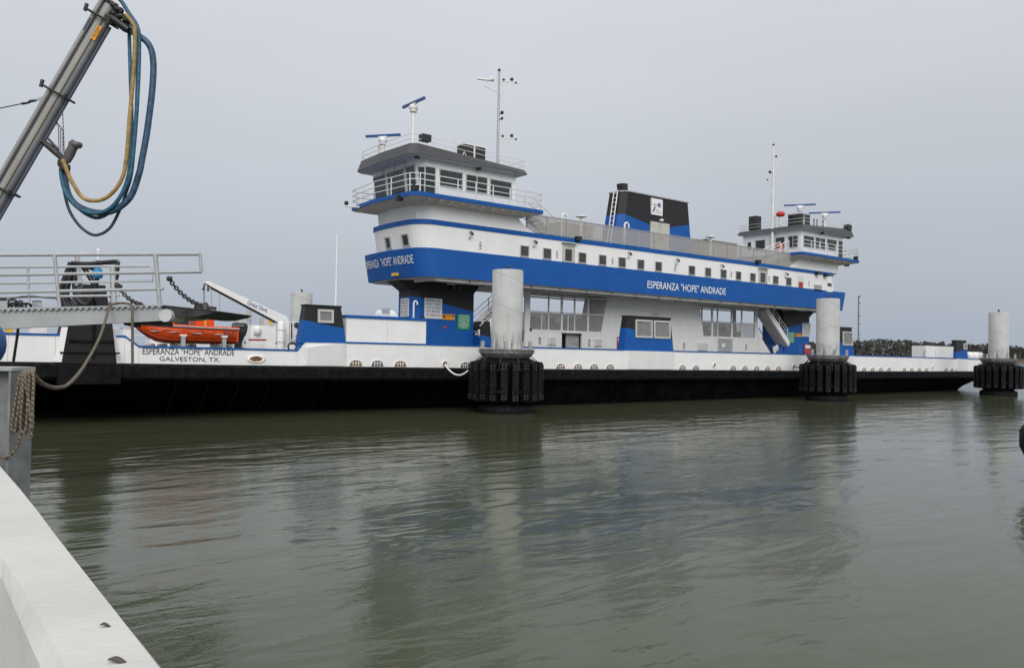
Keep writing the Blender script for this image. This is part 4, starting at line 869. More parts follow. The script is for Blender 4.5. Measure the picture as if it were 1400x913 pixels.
    for xa_, xb_, za_, zb9, ml in ((580, 595.5, 10.02, 11.42, 0), (600, 632.5, 10.55, 11.40, 0), (636.5, 666.5, 10.52, 11.38, 1), (669.5, 699.5, 10.50, 11.36, 0)): S.append((-aY(xb_, 245, YB).x, -aY(xa_, 240, YB).x, za_, zb9, ml))
    for U0, U1, a_, b_, ml in S: sidewin(U0, U1, a_, b_, ml)
    for U0, U1, a_, b_, ml in S: 
        aa, bb = sorted((X(U0), X(U1))); win(ph, [(bb, y1, a_), (aa, y1, a_), (aa, y1, b_), (bb, y1, b_)], (0, 1, 0), fw_=.05, proud=.04, glass='glass', mull=ml)
    # outboard front, raked windows
    def fpt(y, z):
        t = (z-zf)/(zt-zf); U1 = Ub+rk*t
        if y < y0+ch: U = U1-ch+(y-y0)
        elif y > y1-ch: U = U1-ch+(y1-y)
        else: U = U1
        return V(X(U), y, z)
    nrm = (sg, 0, -.12)
    for ya, yb_, za, zb2 in ((y0+.03, y0+ch-.03, 10.1, 11.40), (y0+ch+.06, y0+ch+.98, 10.06, 11.52), (y0+ch+1.12, y0+ch+2.82, 10.06, 11.52), (y0+ch+2.96, y1-ch-.06, 10.06, 11.52), (y1-ch+.03, y1-.03, 10.1, 11.50)):
        cs = [fpt(yb_, za), fpt(ya, za), fpt(ya, zb2), fpt(yb_, zb2)] if sg < 0 else [fpt(ya, za), fpt(yb_, za), fpt(yb_, zb2), fpt(ya, zb2)]
        nn_ = (cs[1]-cs[0]).cross(cs[3]-cs[0]).normalized()
        if nn_.x*sg < 0: nn_ = -nn_
        win(ph, cs, nn_, fw_=.05, proud=.04, glass='glass')
    # inboard (aft) face: door, windows, ladder
    xa = X(Ua)
    for ya, yb_, za, zb2 in ((-6.1, -5.25, 10.45, 11.34), (-5.0, -4.2, 10.45, 11.34), (-3.35, -2.45, 10.4, 11.3)):
        cs = [(xa, ya, za), (xa, yb_, za), (xa, yb_, zb2), (xa, ya, zb2)]; win(ph, cs, (-sg, 0, 0), fw_=.05, proud=.04, glass='glass', mull=1 if ya < -6 else 0)
    d = MB().box((xa, -2.25, 9.97), (xa-sg*.05, -1.65, 11.4)).build('door', 'cleanwhite', ph); MB().box((xa-sg*.051, -2.1, 10.6), (xa-sg*.06, -1.8, 11.2)).build('door_window', 'glass', d)
    # radars
    roofz = lambda U: lerp(12.02, 12.33, (U-13)/6.5)
    def radar(U, y, zt_, ang, L, pole):
        mb = MB(); c = V(X(U), y, roofz(U)-.02); mb.tube([c, V(c.x, y, zt_-.45)], pole, 10); mb.lathe((c.x, y, zt_-.47), [(.16, 0), (.2, .04), (.13, .1), (.22, .16), (.22, .3), (.08, .38)], 14); o = mb.build('radar', 'cleanwhite', ph)
        dv = V(math.cos(ang), math.sin(ang), 0)*L; s_ = MB(); s_.bar(V(c.x, y, zt_)-dv, V(c.x, y, zt_)+dv, .10, .12); b_ = s_.build('scanner_bar', 'radarblue', o)
        MB().bar(V(c.x, y, zt_-.07)-dv*.25, V(c.x, y, zt_-.07)+dv*.25, .12, .06).bar(V(c.x, y, zt_+.07)-dv*.98, V(c.x, y, zt_+.07)+dv*.98, .08, .02).build('bar_edge', 'cleanwhite', o)
    if sg < 0:
        radar(19.1, -5.4, 14.62, math.radians(-90), 1.02, .09); radar(19.7, -3.5, 13.28, math.radians(-52), .93, .1)
        mb = MB(); c = V(X(19.6), -2.9, 12.4); mb.tube([c, c+V(0, 0, .45)], .04, 6); lamp_round(mb, c+V(0, 0, .4), .1); lamp_round(mb, c+V(.1, -.5, .02), .16); mb.build('roof_lamp', 'cleanwhite', ph)
    else:
        radar(16.5, -4.2, 14.15, math.radians(-55), 1.15, .07); radar(18.8, -4.9, 13.75, math.radians(-55), 1.15, .07)
    # black roof ventilator boxes
    if sg < 0:
        o = MB().box((X(16.5), y0+.25, 12.2), (X(15.2), y0+.9, 12.92)).build('ventilator', 'blackplastic', ph); MB().box((X(16.52), y0+.23, 12.921), (X(15.18), y0+.92, 12.97)).bar((X(15.9), y0+.22, 12.2), (X(15.9), y0+.22, 12.92), .06).build('ventilator_trim', 'rail', o)
        MB().box((X(19.35), y0-.40, 12.5), (X(18.85), y0-.05, 12.82)).build('floodlight', 'blackplastic', ph)
        MB().tube([(X(17), -5.9, 12.25), (X(17), -5.9, 13.75)], .012, 6).build('whip_antenna', 'rail', ph)
        MB().tube([(X(16.9), -6.5, 12.2), (X(16.8), -6.5, 12.4), (X(16.7), -6.5, 12.2)], .03, 6).build('roof_fitting', 'rail', ph)
    else:
        o = MB().box((X(13.9), -5.95, 12.1), (X(15.1), -4.9, 12.95)).build('ventilator', 'blackplastic', ph); MB().box((X(13.87), -5.98, 12.95), (X(15.13), -4.87, 13.03)).bar((X(14.3), -5.97, 12.1), (X(14.3), -5.97, 12.95), .08).build('ventilator_trim', 'galv', o)
        MB().box((X(13.3), -2.6, 12.1), (X(13.9), -1.9, 13.15)).build('ventilator', 'blackplastic', ph)
        MB().box((X(19.0), y0-.45, 12.25), (X(19.5), y0-.05, 12.65)).build('floodlight', 'blackplastic', ph)
        mb = MB()
        for u_ in (15.7, 16.1, 16.9): mb.tube([(X(u_), -5.9, 12.2), (X(u_), -5.9, 12.75)], .04, 6); lamp_round(mb, (X(u_), -5.9, 12.7), .08)
        mb.build('roof_lamp', 'steel', ph)
    # small ceiling lamps under the eave
    for U in (19.5, 15.9): MB().box((X(U)-.09, y0-.28, 11.62), (X(U)+.09, y0-.10, 11.77)).build('eave_lamp', 'blackplastic', ph)
    if sg < 0:
        for y in (-5.2, -4.2, -3.0): c = fpt(y, 11.7)+V(sg*.12, 0, 0); MB().tube([c+V(0, 0, .1), c, c+V(.05, .2, -.4)], .012, 5).build('wiper', 'blackplastic', ph)
    # signal mast on the upper deck, inboard of the pilothouse
    mx_, my_ = (12.55 if sg > 0 else -12.95), -4.1; ztop = 17.9 if sg < 0 else 18.15
    m_ = MB().tube([(mx_, my_, 8.9), (mx_, my_, 14.5), (mx_, my_, ztop)], [.12 if sg > 0 else .09, .10 if sg > 0 else .075, .06], 10).build('mast', 'rail' if sg > 0 else 'alu', ferry)
    mb = MB(); lamp_round(mb, (mx_, my_, ztop-.02), .12); mb.build('mast_lamp', 'steel', m_)
    e1 = V(math.sin(TH), -math.cos(TH), 0)
    if sg < 0:
        c = V(mx_, my_, 0)
        MB().bar(c+V(0, 0, 16.75), c-e1*.8+V(0, 0, 17.15), .08).tube([c-e1*1.2+V(0, 0, 17.48), c-e1*.55+V(0, 0, 17.42), c-e1*.30+V(0, 0, 17.48)], [.06, .07, .16], 8).tube([c-e1*.75+V(0, 0, 17.05), c-e1*.7+V(0, 0, 17.4)], .04, 6).build('horn', 'rail', m_)
        for z, hh in ((17.35, .75), (14.25, .8)):
            o = MB().bar(c+V(0, 0, z), c+e1*(hh+.22)+V(0, 0, z), .05).bar(c+V(0, 0, z-.25), c+e1*.6*hh+V(0, 0, z), .03).build('yard_arm', 'rail', m_)
            q = MB(); lamp_round(q, c+e1*(hh-.05)+V(0, 0, z+.03), .13); lamp_round(q, c+e1*.25+V(0, 0, z+.02), .10); lamp_round(q, c+e1*(hh+.18)+V(0, 0, z-.12), .08); q.build('arm_lamp', 'steel', o)
        q = MB(); q.bar(c+V(0, 0, 15.56), c+e1*.22+V(0, 0, 15.56), .05); q.bar(c+V(0, 0, 15.26), c+e1*.22+V(0, 0, 15.26), .05); lamp_round(q, c+e1*.2+V(0, 0, 15.55), .13); lamp_round(q, c+e1*.2+V(0, 0, 15.25), .10); q.build('mast_lamp', 'blackplastic', m_)
        MB().tube([c+V(0, 0, 18.2), c+e1*.75+V(0, 0, 17.4), c+e1*.62+V(0, 0, 14.2), c+e1*.35+V(0, 0, 12.2)], .014, 5).tube([c+V(0, 0, 16.2), c+e1*.78+V(0, 0, 17.9)], .014, 5).build('stay', 'rail', m_)
    else:
        c = V(mx_, my_, 0)
        q = MB(); q.bar(c+V(0, 0, 16.12), c-e1*.27+V(0, 0, 16.12), .06); q.bar(c+V(0, 0, 17.32), c+e1*.24+V(0, 0, 17.32), .05); lamp_round(q, c-e1*.25+V(0, 0, 16.1), .14); lamp_round(q, c-e1*.42+V(0, 0, 15.55), .09); lamp_round(q, c+e1*.22+V(0, 0, 17.3), .10); q.build('mast_lamp', 'blackplastic', m_)
        MB().tube([c+V(0, 0, 16.1), c+e1*.9+V(0, 0, 17.7)], .025, 5).tube([c+e1*.15+V(0, 0, 18.), c+e1*.85+V(0, 0, 17.6)], .012, 5).tube([c+e1*.22+V(0, 0, 17.3), c+e1*.22+V(0, 0, 11.)], .02, 5).bar(c-e1*.45+V(0, 0, 15.5), c+V(0, 0, 15.3), .04).build('stay', 'rail', m_)
        # red reel on the roof edge
        p = V(12.9+sh+.3, -4.1, 0)
        o = MB().tube([(X(13.25), -4.7, 12.1), (X(13.25), -4.7, 12.85)], .12, 10).build('hose_reel_post', 'rail', ph); q = MB().lathe((X(13.25), -4.7, 12.8), [(.1, 0), (.3, .06), (.34, .25), (.2, .38)], 10); q.build('red_cover', 'red', o)
    return ph
phL = pilothouse(-1, 0.0); phR = pilothouse(1, -.62)
# jack staff and small signal mast
q = aY(459, 417, -3.0); MB().tube([(q.x, -3., 1.8), (q.x, -3., aY(459.5, 320, -3.0).z)], .05, 8).build('flagstaff', 'cleanwhite', ferry)
def small_mast():
    q = aY(133, 390, -1.); z1_ = aY(133, 343, -1.).z; m_ = MB().tube([(q.x, -1, 1.8), (q.x, -1, z1_)], .07, 8).tube([(q.x-.5, -1, 3.6), (q.x-.1, -1, z1_-.7)], .04, 6).bar((q.x-.7, -1, z1_-.12), (q.x+.1, -1, z1_-.12), .05).build('signal_post', 'rail', ferry)
    mb = MB(); lamp_round(mb, (q.x, -1, z1_-.05), .1); mb.build('lamp', 'cleanwhite', m_); mb = MB(); mb.lathe((q.x+.1, -1, z1_-.65), [(.05, 0), (.10, .05), (.09, .2), (.04, .24)], 10); mb.build('red_light', 'red', m_)
small_mast()
def near_tower_clutter():
    pass

# ---- davit crane on the ferry
def davit():
    Y = YH+2.6; P = lambda x, y, d=0: (lambda q: V(q.x, Y+d, q.z))(aY(x, y, Y))
    top_l, top_r = P(280, 385.5), P(389.5, 432.6); bot_l, bot_r = P(281.5, 391), P(377, 440.5)
    col = [P(381.5, 438), P(393, 438), P(393, 470), P(381.5, 470)]
    mb = MB(); hw = .16
    poly = [P(279, 387), P(284, 384.7), P(389.5, 432.3), P(393, 438.5), P(392.5, 475), P(381, 475), P(381, 442.5), P(376, 439.5), P(288, 392.5)]
    mb.loft([[p+V(0, -hw, 0) for p in poly], [p+V(0, hw, 0) for p in poly]])
    d = mb.build('davit_crane', 'cleanwhite', ferry)
    MB().bar(P(288, 393.2), P(376, 440.3), .18, .06).build('boom_rail', 'steel', d)
    a = P(336.5, 413.2); b = P(363.5, 424.8); dx = (b-a); nz_ = V(-dx.z, 0, dx.x).normalized()*.17
    mb = MB(); lettering(mb, 'Global Davit', lambda u, v: a+V(0, -hw-.012, 0)+dx*u+nz_*(v-.5)); mb.build('lettering', 'inkblue', d)
    mb = MB(); mb.box((P(394, 440).x, Y-.3, P(394, 465).z), (P(408.5, 440).x, Y+.3, P(394, 439.5).z)); w = mb.build('winch', 'cleanwhite', d)
    mb = MB(); c = P(401.5, 444.5); n = 14
    for c_, rr in ((c, .10), (P(403, 460), .07)):
        ring_ = lambda y, s: [V(c_.x+rr*s*math.cos(k*6.283/n), y, c_.z+rr*s*math.sin(k*6.283/n)) for k in range(n)]
        mb.loft([ring_(Y-.301, 1.2), ring_(Y-.36, 1.1), ring_(Y-.37, .5)], smooth=True)
    mb.build('drum_cap', 'steel', w)
    mb = MB()
    for x in (394, 408): mb.tube([P(x, 441, -.35), P(x-.7, 452, -.4), P(x, 463, -.35)], .025, 6)
    mb.build('hydraulic_line', 'steel', w)
    cyl = MB().lathe(P(377, 478, -.5), [(.15, 0), (.15, 1.05), (.10, 1.13), (.03, 1.16)], 14).build('hydraulic_cylinder', 'cleanwhite', d)
    MB().lathe(P(377, 478, -.5), [(.165, .3), (.165, .33)], 14).lathe(P(377, 478, -.5), [(.165, .78), (.165, .81)], 14).build('band', 'frame', cyl)
    mb = MB(); lamp_round(mb, P(278, 397), .07); lamp_round(mb, P(284.5, 398), .07); mb.bar(P(279, 389), P(279, 396), .05).bar(P(284.5, 390), P(284.5, 397), .05); mb.build('sheave', 'steel', d)
    mb = MB(); mb.tube([P(279, 397), P(278.8, 412), P(279, 421)], .018, 5); mb.tube([P(289.5, 394), P(289.3, 418)], .007, 5); mb.tube([P(300.5, 399), P(300.5, 440)], .006, 5); hk = mb.build('fall_wire', 'steel', d)
    t = P(289.3, 419); MB().tube([t+V(0, 0, .03), t+V(-.07, 0, -.04), t+V(.07, 0, -.04)], .015, 6, closed=True).build('hook', 'red', d)
    # wheel below
    wv = P(391.5, 474, -.6); n = 18; MB().tube([V(wv.x+.17*math.cos(k*6.283/n), wv.y, wv.z+.17*math.sin(k*6.283/n)) for k in range(n)], .035, 6, closed=True).build('handwheel', 'steel', d)
davit()
# lockers and deck gear along the far side of the fore deck
def deck_gear():
    for (x0, x1, y0, m_, yy) in ((343, 377, 445, 'cleanwhite', -1.8), (361, 373, 434.5, 'beige', -.95), (326, 334, 438, 'beige', -.9)):
        X0, X1, _, zt_ = rectY(x0, y0, x1, y0+20, yy); MB().box((X0, yy, 1.85), (X1, yy+.6, zt_)).build('deck_locker', m_, ferry)
    q = aY(370.5, 440, -1.9); MB().box((q.x-.08, -1.95, q.z-.1), (q.x+.08, -1.85, q.z+.1)).build('yellow_label', 'yellow', ferry)
    q0, q1 = aY(340, 464.5, -2.4), aY(364, 464.8, -2.4); MB().tube([q0, q1], .05, 6).build('red_pipe', 'redp', ferry)
    q = aY(341, 409, 3.2); MB().tube([(q.x, 3.2, 1.8), (q.x, 3.2, q.z)], .12, 8).build('light_pole', 'concrete', ferry)
    X0, X1, zb_, zt_ = rectY(9.8, 449.5, 18, 456, YH+.8); MB().box((X0, YH+.8, 2.), (X1, YH+1.4, zt_)).build('yellow_box', 'yellow', ferry)
    X0, X1, zb_, zt_ = rectY(42, 446, 64, 456, YH+1.6); MB().box((X0, YH+1.6, 2.), (X1, YH+2.2, zt_)).build('deck_locker', 'cleanwhite', ferry)
    # clutter on the fore deck: bollard and pipes
    mb = MB()
    for x in (205, 222, 240, 262, 296, 312): q = aY(x, 472, -8.2); mb.lathe((q.x, -8.2, 1.9), [(.12, 0), (.12, .62), (.18, .66), (.18, .74), (.05, .76)], 10)
    mb.build('bollard', 'cleanwhite', ferry)
deck_gear()
def fore_rail():
    # light pipe railing and low white casings along the far side of the fore deck
    xs = [aY(x, 470, 2.6).x for x in (150, 175, 200, 225, 250, 275, 300, 325, 350, 375)]
    mb = MB()
    for z in (3.05, 3.35): mb.tube([(xs[0], 2.6, z), (xs[-1], 2.6, z)], .022, 6)
    for x in xs: mb.tube([(x, 2.6, 1.85), (x, 2.6, 3.37)], .026, 6)
    mb.build('deck_railing', 'rail', ferry)
    for x0, x1, zt_, Y in ((168, 182, 3.35, 1.2), (344, 352, 3.5, .6), (205, 232, 2.95, 1.0), (95, 100, 3.3, 1.)):
        a_, b_ = aY(x0, 465, Y).x, aY(x1, 465, Y).x; o = MB().box((a_, Y, 1.85), (b_, Y+.6, zt_)).build('deck_casing', 'cleanwhite', ferry); MB().box((a_-.04, Y-.04, zt_), (b_+.04, Y+.64, zt_+.06)).build('lid', 'frame', o)
    q = aY(352, 452, -1.86); MB().lathe((q.x, -1.86, q.z-.2), [(.02, 0), (.16, .03), (.17, .3), (.10, .42), (.02, .44)], 12).build('vent_cowl', 'cleanwhite', ferry)
fore_rail()
# inflatable life-raft canister on the right end
def canister():
    a = aY(1322, 484, YH+.7); b = aY(1341, 486, YH+.7); c = (a+b)/2; L = (b.x-a.x)/2; r_ = .36; zc = zb(31)+.22
    t = thing('life_raft', 'white life raft canister lying by the right end of the ferry', 'life raft', (c.x, c.y, zc-r_))
    rings = []
    for s, k in ((-1, .5), (-.97, .85), (-.85, 1), (-.02, 1), (-.015, 1.05), (.015, 1.05), (.02, 1), (.85, 1), (.97, .85), (1, .5)): rings.append([V(c.x+L*s, c.y+r_*k*math.cos(q*math.pi/8), zc+r_*k*math.sin(q*math.pi/8)) for q in range(16)])
    MB().loft(rings, smooth=True).build('canister', 'cleanwhite', t); mb = MB()
    for s in (-.55, .55): mb.lathe((0, 0, 0), [(0, 0)], 3) if False else mb.tube([V(c.x+L*s, c.y+r_*1.02*math.cos(q*math.pi/8), zc+r_*1.02*math.sin(q*math.pi/8)) for q in range(16)], .02, 5, closed=True)
    mb.build('strap', 'box', t)
    MB().box((c.x-L*.8, c.y-.3, 1.6), (c.x-L*.7, c.y+.3, zc-.25)).box((c.x+L*.7, c.y-.3, 1.6), (c.x+L*.8, c.y+.3, zc-.25)).box((c.x-L*.9, c.y-.3, zc-.36), (c.x+L*.9, c.y+.3, zc-.3)).build('raft_cradle', 'rail', ferry)
    q = aY(1345, 494, YH); MB().tube([(q.x, YH+.1, 1.6), (q.x, YH+.1, q.z)], .05, 8).lathe((q.x, YH+.1, q.z), [(.08, 0), (.12, .05), (.12, .2), (.04, .25)], 10).build('end_light', 'red', ferry)
canister()
# orange life ring on the right pilothouse
q = aY(1047, 338, -5.5)
mb = MB(); n = 20; xx = 12.15; mb.tube([V(xx, -4.9+.36*math.cos(k*6.283/n), 10.35+.36*math.sin(k*6.283/n)) for k in range(n)], .07, 8, closed=True)
lr = mb.build('life_ring', 'lifering'if False else 'orange'); tag(lr, 'orange life ring hung by the stairs of the right-hand pilothouse', 'life ring')
MB().tube([(xx, -4.9, 9.9), (xx, -4.9, 10.5)], .02, 5).build('ring_holder', 'rail', ferry)
# mooring lines from fairleads to dolphins are added with the dolphins

# ------------------------------------------------------------------ RESCUE BOAT
def rescue_boat():
    Yc = YH+1.15; hb = .72
    P = lambda x, y: (lambda q: (q.x, q.z))(aY(x, y, Yc-hb*.9))
    bow = P(187.5, 443.5); stern_t = P(326.5, 447.5); zk = P(260, 470)[1]
    x0, x1 = bow[0], stern_t[0]; zt = stern_t[1]; L = x1-x0
    t = thing('rescue_boat', 'orange open rescue boat with outboard motor cradled on the ferry deck', 'boat', ((x0+x1)/2, Yc, zk))
    def sect(s):          # s 0 bow .. 1 stern
        x = x0+L*s; w = hb*min(1, (s*2.1+.0)**.55) if s < .48 else hb*(1-.06*(s-.48)); w = max(w, .02)
        k = zk+(zt-zk)*(1-min(1, (s/.30)))**1.7*.96; tp = zt+.10*(1-s)**2; ch = lerp(k, tp, .26)
        return x, w, k, tp, ch
    S = [0, .015, .04, .08, .14, .22, .32, .45, .6, .8, 1.0]
    up_, lo = [], []
    for s in S:
        x, w, k, tp, ch = sect(s); xo = lambda z: x+(.0)
        up_.append([V(x, Yc-w*.86, ch), V(x, Yc-w, tp), V(x, Yc-w+.07 if w > .1 else Yc, tp), V(x, Yc-w*.86+.07 if w > .1 else Yc, ch+.04), V(x, Yc+w*.86-.07 if w > .1 else Yc, ch+.04), V(x, Yc+w-.07 if w > .1 else Yc, tp), V(x, Yc+w, tp), V(x, Yc+w*.86, ch)])
        lo.append([V(x, Yc, k), V(x, Yc-w*.6, lerp(k, ch, .45)), V(x, Yc-w*.86, ch), V(x, Yc+w*.86, ch), V(x, Yc+w*.6, lerp(k, ch, .45))])
    MB().loft(up_, smooth=True).build('topsides', 'orange', t); MB().loft(lo, smooth=True).build('bottom', 'orangedark', t)
    mb = MB()
    for sg in (-1, 1): mb.tube([V(sect(s)[0], Yc+sg*(sect(s)[1]+.02), sect(s)[3]-.07) for s in S[1:]], .035, 6)
    mb.build('rubbing_strake', 'box', t)
    MB().box((x1-.06, Yc-hb*.9, zt-.55), (x1-.005, Yc+hb*.9, zt-.02)).build('transom', 'orange', t)
    mb = MB()            # grab line in loops
    pts = []
    for k in range(61):
        s = .14+.62*k/60; x, w, _, tp, _ = sect(s); pts.append(V(x, Yc-w-.015+.0, tp-.19-.10*abs(math.sin(k*math.pi/15))**1.))
    mb.tube(pts, .010, 5); mb.build('grab_line', 'steel', t)
    mb = MB()
    for s in (.19, .36, .56, .80):
        x, w, _, tp, _ = sect(s); mb.box((x-.18, Yc-w-.02, tp-.30), (x+.18, Yc-w+.05, tp-.27))
    mb.build('reflective_tape', 'frame', t)
    x, w, _, tp, _ = sect(.845); x2 = x+.42; tm = MB(); lettering(tm, 'ESC', lambda u, v: V(lerp(x2-.45, x2, u), Yc-w-.03, lerp(tp-.36, tp-.17, v))); tm.build('lettering', 'ink', t)
    # console, seats, gear
    MB().box((x0+L*.40, Yc-.3, zt-.3), (x0+L*.52, Yc+.3, zt+.36)).build('console', 'blackplastic', t)
    MB().box((x0+L*.58, Yc-.4, zt-.3), (x0+L*.66, Yc+.4, zt+.22)).box((x0+L*.70, Yc-.25, zt-.3), (x0+L*.78, Yc+.2, zt+.30)).build('seat', 'orange', t)
    MB().box((x0+L*.67, Yc-.3, zt-.1), (x0+L*.695, Yc+.2, zt+.26)).build('seat_back', 'yellow', t)
    mb = MB(); mb.lathe((x0+L*.28, Yc, zt-.05), [(.5, 0), (.45, .16), (.28, .27), (.05, .3)], 14); mb.build('bow_cover', 'orange', t)
    # outboard
    mb = MB(); cx_ = P(336, 450)[0]; zc = P(336, 446)[1]
    def rr(x, z, a_, b_): return [V(x-a_, Yc-b_, z), V(x+a_, Yc-b_, z), V(x+a_, Yc+b_, z), V(x-a_, Yc+b_, z)]
    mb.loft([rr(cx_-.02, zc-.36, .19, .15), rr(cx_-.01, zc-.22, .23, .17), rr(cx_, zc+.0, .25, .18), rr(cx_-.01, zc+.10, .23, .17), rr(cx_-.03, zc+.14, .17, .12)]); ob = mb.build('outboard_motor', 'blackplastic', t)
    MB().loft([rr(cx_-.05, zc-.86, .13, .07), rr(cx_-.04, zc-.6, .12, .07), rr(cx_-.02, zc-.30, .19, .13)]).box((cx_-.2, Yc-.02, zc-.95), (cx_+.2, Yc+.02, zc-.80)).box((x1-.02, Yc-.12, zc-.5), (cx_-.12, Yc+.12, zc-.2)).build('motor_leg', 'blackplastic', ob)
    MB().box((cx_-.255, Yc-.185, zc+.02), (cx_+.10, Yc+.185, zc+.05)).build('cowl_stripe', 'box', ob)
    MB().box((cx_-.2, Yc-.04, zc-1.0), (cx_+.12, Yc+.04, zc-.93)).build('propeller_guard', 'red', ob)
    # cradle on deck belongs to the ferry
    mb = MB()
    for x in (250, 306): q = aY(x, 466, Yc-hb*.9).x; mb.box((q-.07, Yc-.72, 1.85), (q+.07, Yc-.60, zk+.26)).box((q-.07, Yc+.6, 1.85), (q+.07, Yc+.72, zk+.26)).box((q-.07, Yc-.6, 1.85), (q+.07, Yc+.6, zk-.02))
    mb.build('boat_cradle', 'galv', ferry)
    mb = MB()
    for x in (250, 306): q = aY(x, 466, Yc-hb*.9).x; mb.box((q-.11, Yc-.74, zk+.262), (q+.11, Yc-.58, zk+.32))
    mb.build('cradle_pad', 'letter', ferry)
rescue_boat()

# ------------------------------------------------------------------ DOLPHINS
def dolphin(loc, label):
    loc = Vector(loc); t = thing('mooring_dolphin', label, 'mooring dolphin', loc, 'concrete mooring dolphins with rubber fenders')
    c = loc; mb = MB(); mb.lathe(c, [(.665, -.5), (.665, 6.02), (.64, 6.06)], 48)
    col = mb.build('concrete_column', 'dolphin', t)
    MB().lathe(c+V(0, 0, 6.05), [(.04, 0), (.04, .1), (.07, .12), (.07, .2), (.03, .23)], 10).build('top_light', 'steel', col)
    mb = MB(); mb.lathe(c, [(.67, 2.30), (1.00, 2.32), (1.17, 2.50), (1.19, 2.62), (1.22, 2.64), (1.22, 2.68), (.67, 2.69)], 16, smooth=False)
    fl = mb.build('steel_collar', 'collar', t); mb = MB()
    for k in range(5):
        a = k*2*math.pi/5+.25; d = V(math.cos(a), math.sin(a), 0); mb.bar(c+d*1.06+V(0, 0, 2.6), c+d*1.06+V(0, 0, 3.02), .13, .10)
    mb.build('collar_lug', 'galv', fl)
    mb = MB()
    for k in range(16):
        a = k*2*math.pi/16; d = V(math.cos(a), math.sin(a), 0)
        mb.tube([c+d*1.225+V(0, 0, 2.56), c+d*1.24+V(0, 0, 2.56)], .022, 6)
    mb.build('bolts', 'steel', fl)
    mb = MB(); mb.lathe(c, [(1.0, 2.31), (1.30, 2.17), (1.22, 1.9), (1.22, .75), (1.1, .5), (1.0, .42), (1.0, -.3)], 28); mb.build('fender_core', 'rubbershade', t)
    for k in range(21):
        a = k*2*math.pi/21+.12; d = V(math.cos(a), math.sin(a), 0); s = V(-math.sin(a), math.cos(a), 0); w = .138; jz = .03*math.sin(k*3.1)
        if k % 7 == 3: s = (s+d*.02).normalized()
        prof = [(1.33, .50), (1.56, .52), (1.60, .60), (1.60, 2.02), (1.56, 2.12), (1.33, 2.16)]
        mb = MB(); mb.loft([[c+d*r_+s*(w*sg)+V(0, 0, z+jz) for r_, z in prof] for sg in (-1, -.85, .85, 1)])
        fb = mb.build('fender_panel', 'rubber', t); mb = MB()
        for z in (.62, .74, 1.87, 1.99):
            for sg in (-.07, .07): p = c+d*1.598+s*sg+V(0, 0, z+jz); mb.tube([p, p+d*.018], .021, 6)
        mb.build('bolt_heads', 'bolt', fb)
    mb = MB()
    for k in range(21):
        if k % 2: continue
        a = (k+.5)*2*math.pi/21+.12; d = V(math.cos(a), math.sin(a), 0); mb.tube([c+d*1.02+V(0, 0, 2.4), c+d*1.3+V(0, 0, 2.2), c+d*1.44+V(0, 0, 1.85)], .02, 5)
        s = V(-math.sin(a), math.cos(a), 0); mb.tube([c+d*1.46-s*.1+V(0, 0, 1.82), c+d*1.46+s*.1+V(0, 0, 1.82)], .02, 5); mb.tube([c+d*1.46-s*.1+V(0, 0, .92), c+d*1.46+s*.1+V(0, 0, .92)], .02, 5)
    mb.build('chain_tie', 'steel', t)
    mb = MB(); mb.lathe(c, [(1.0, -.25), (1.17, -.15), (1.22, .05), (1.22, .22), (1.15, .33), (1.0, .36)], 32); mb.build('base_ring', 'rubber', t)
    return t
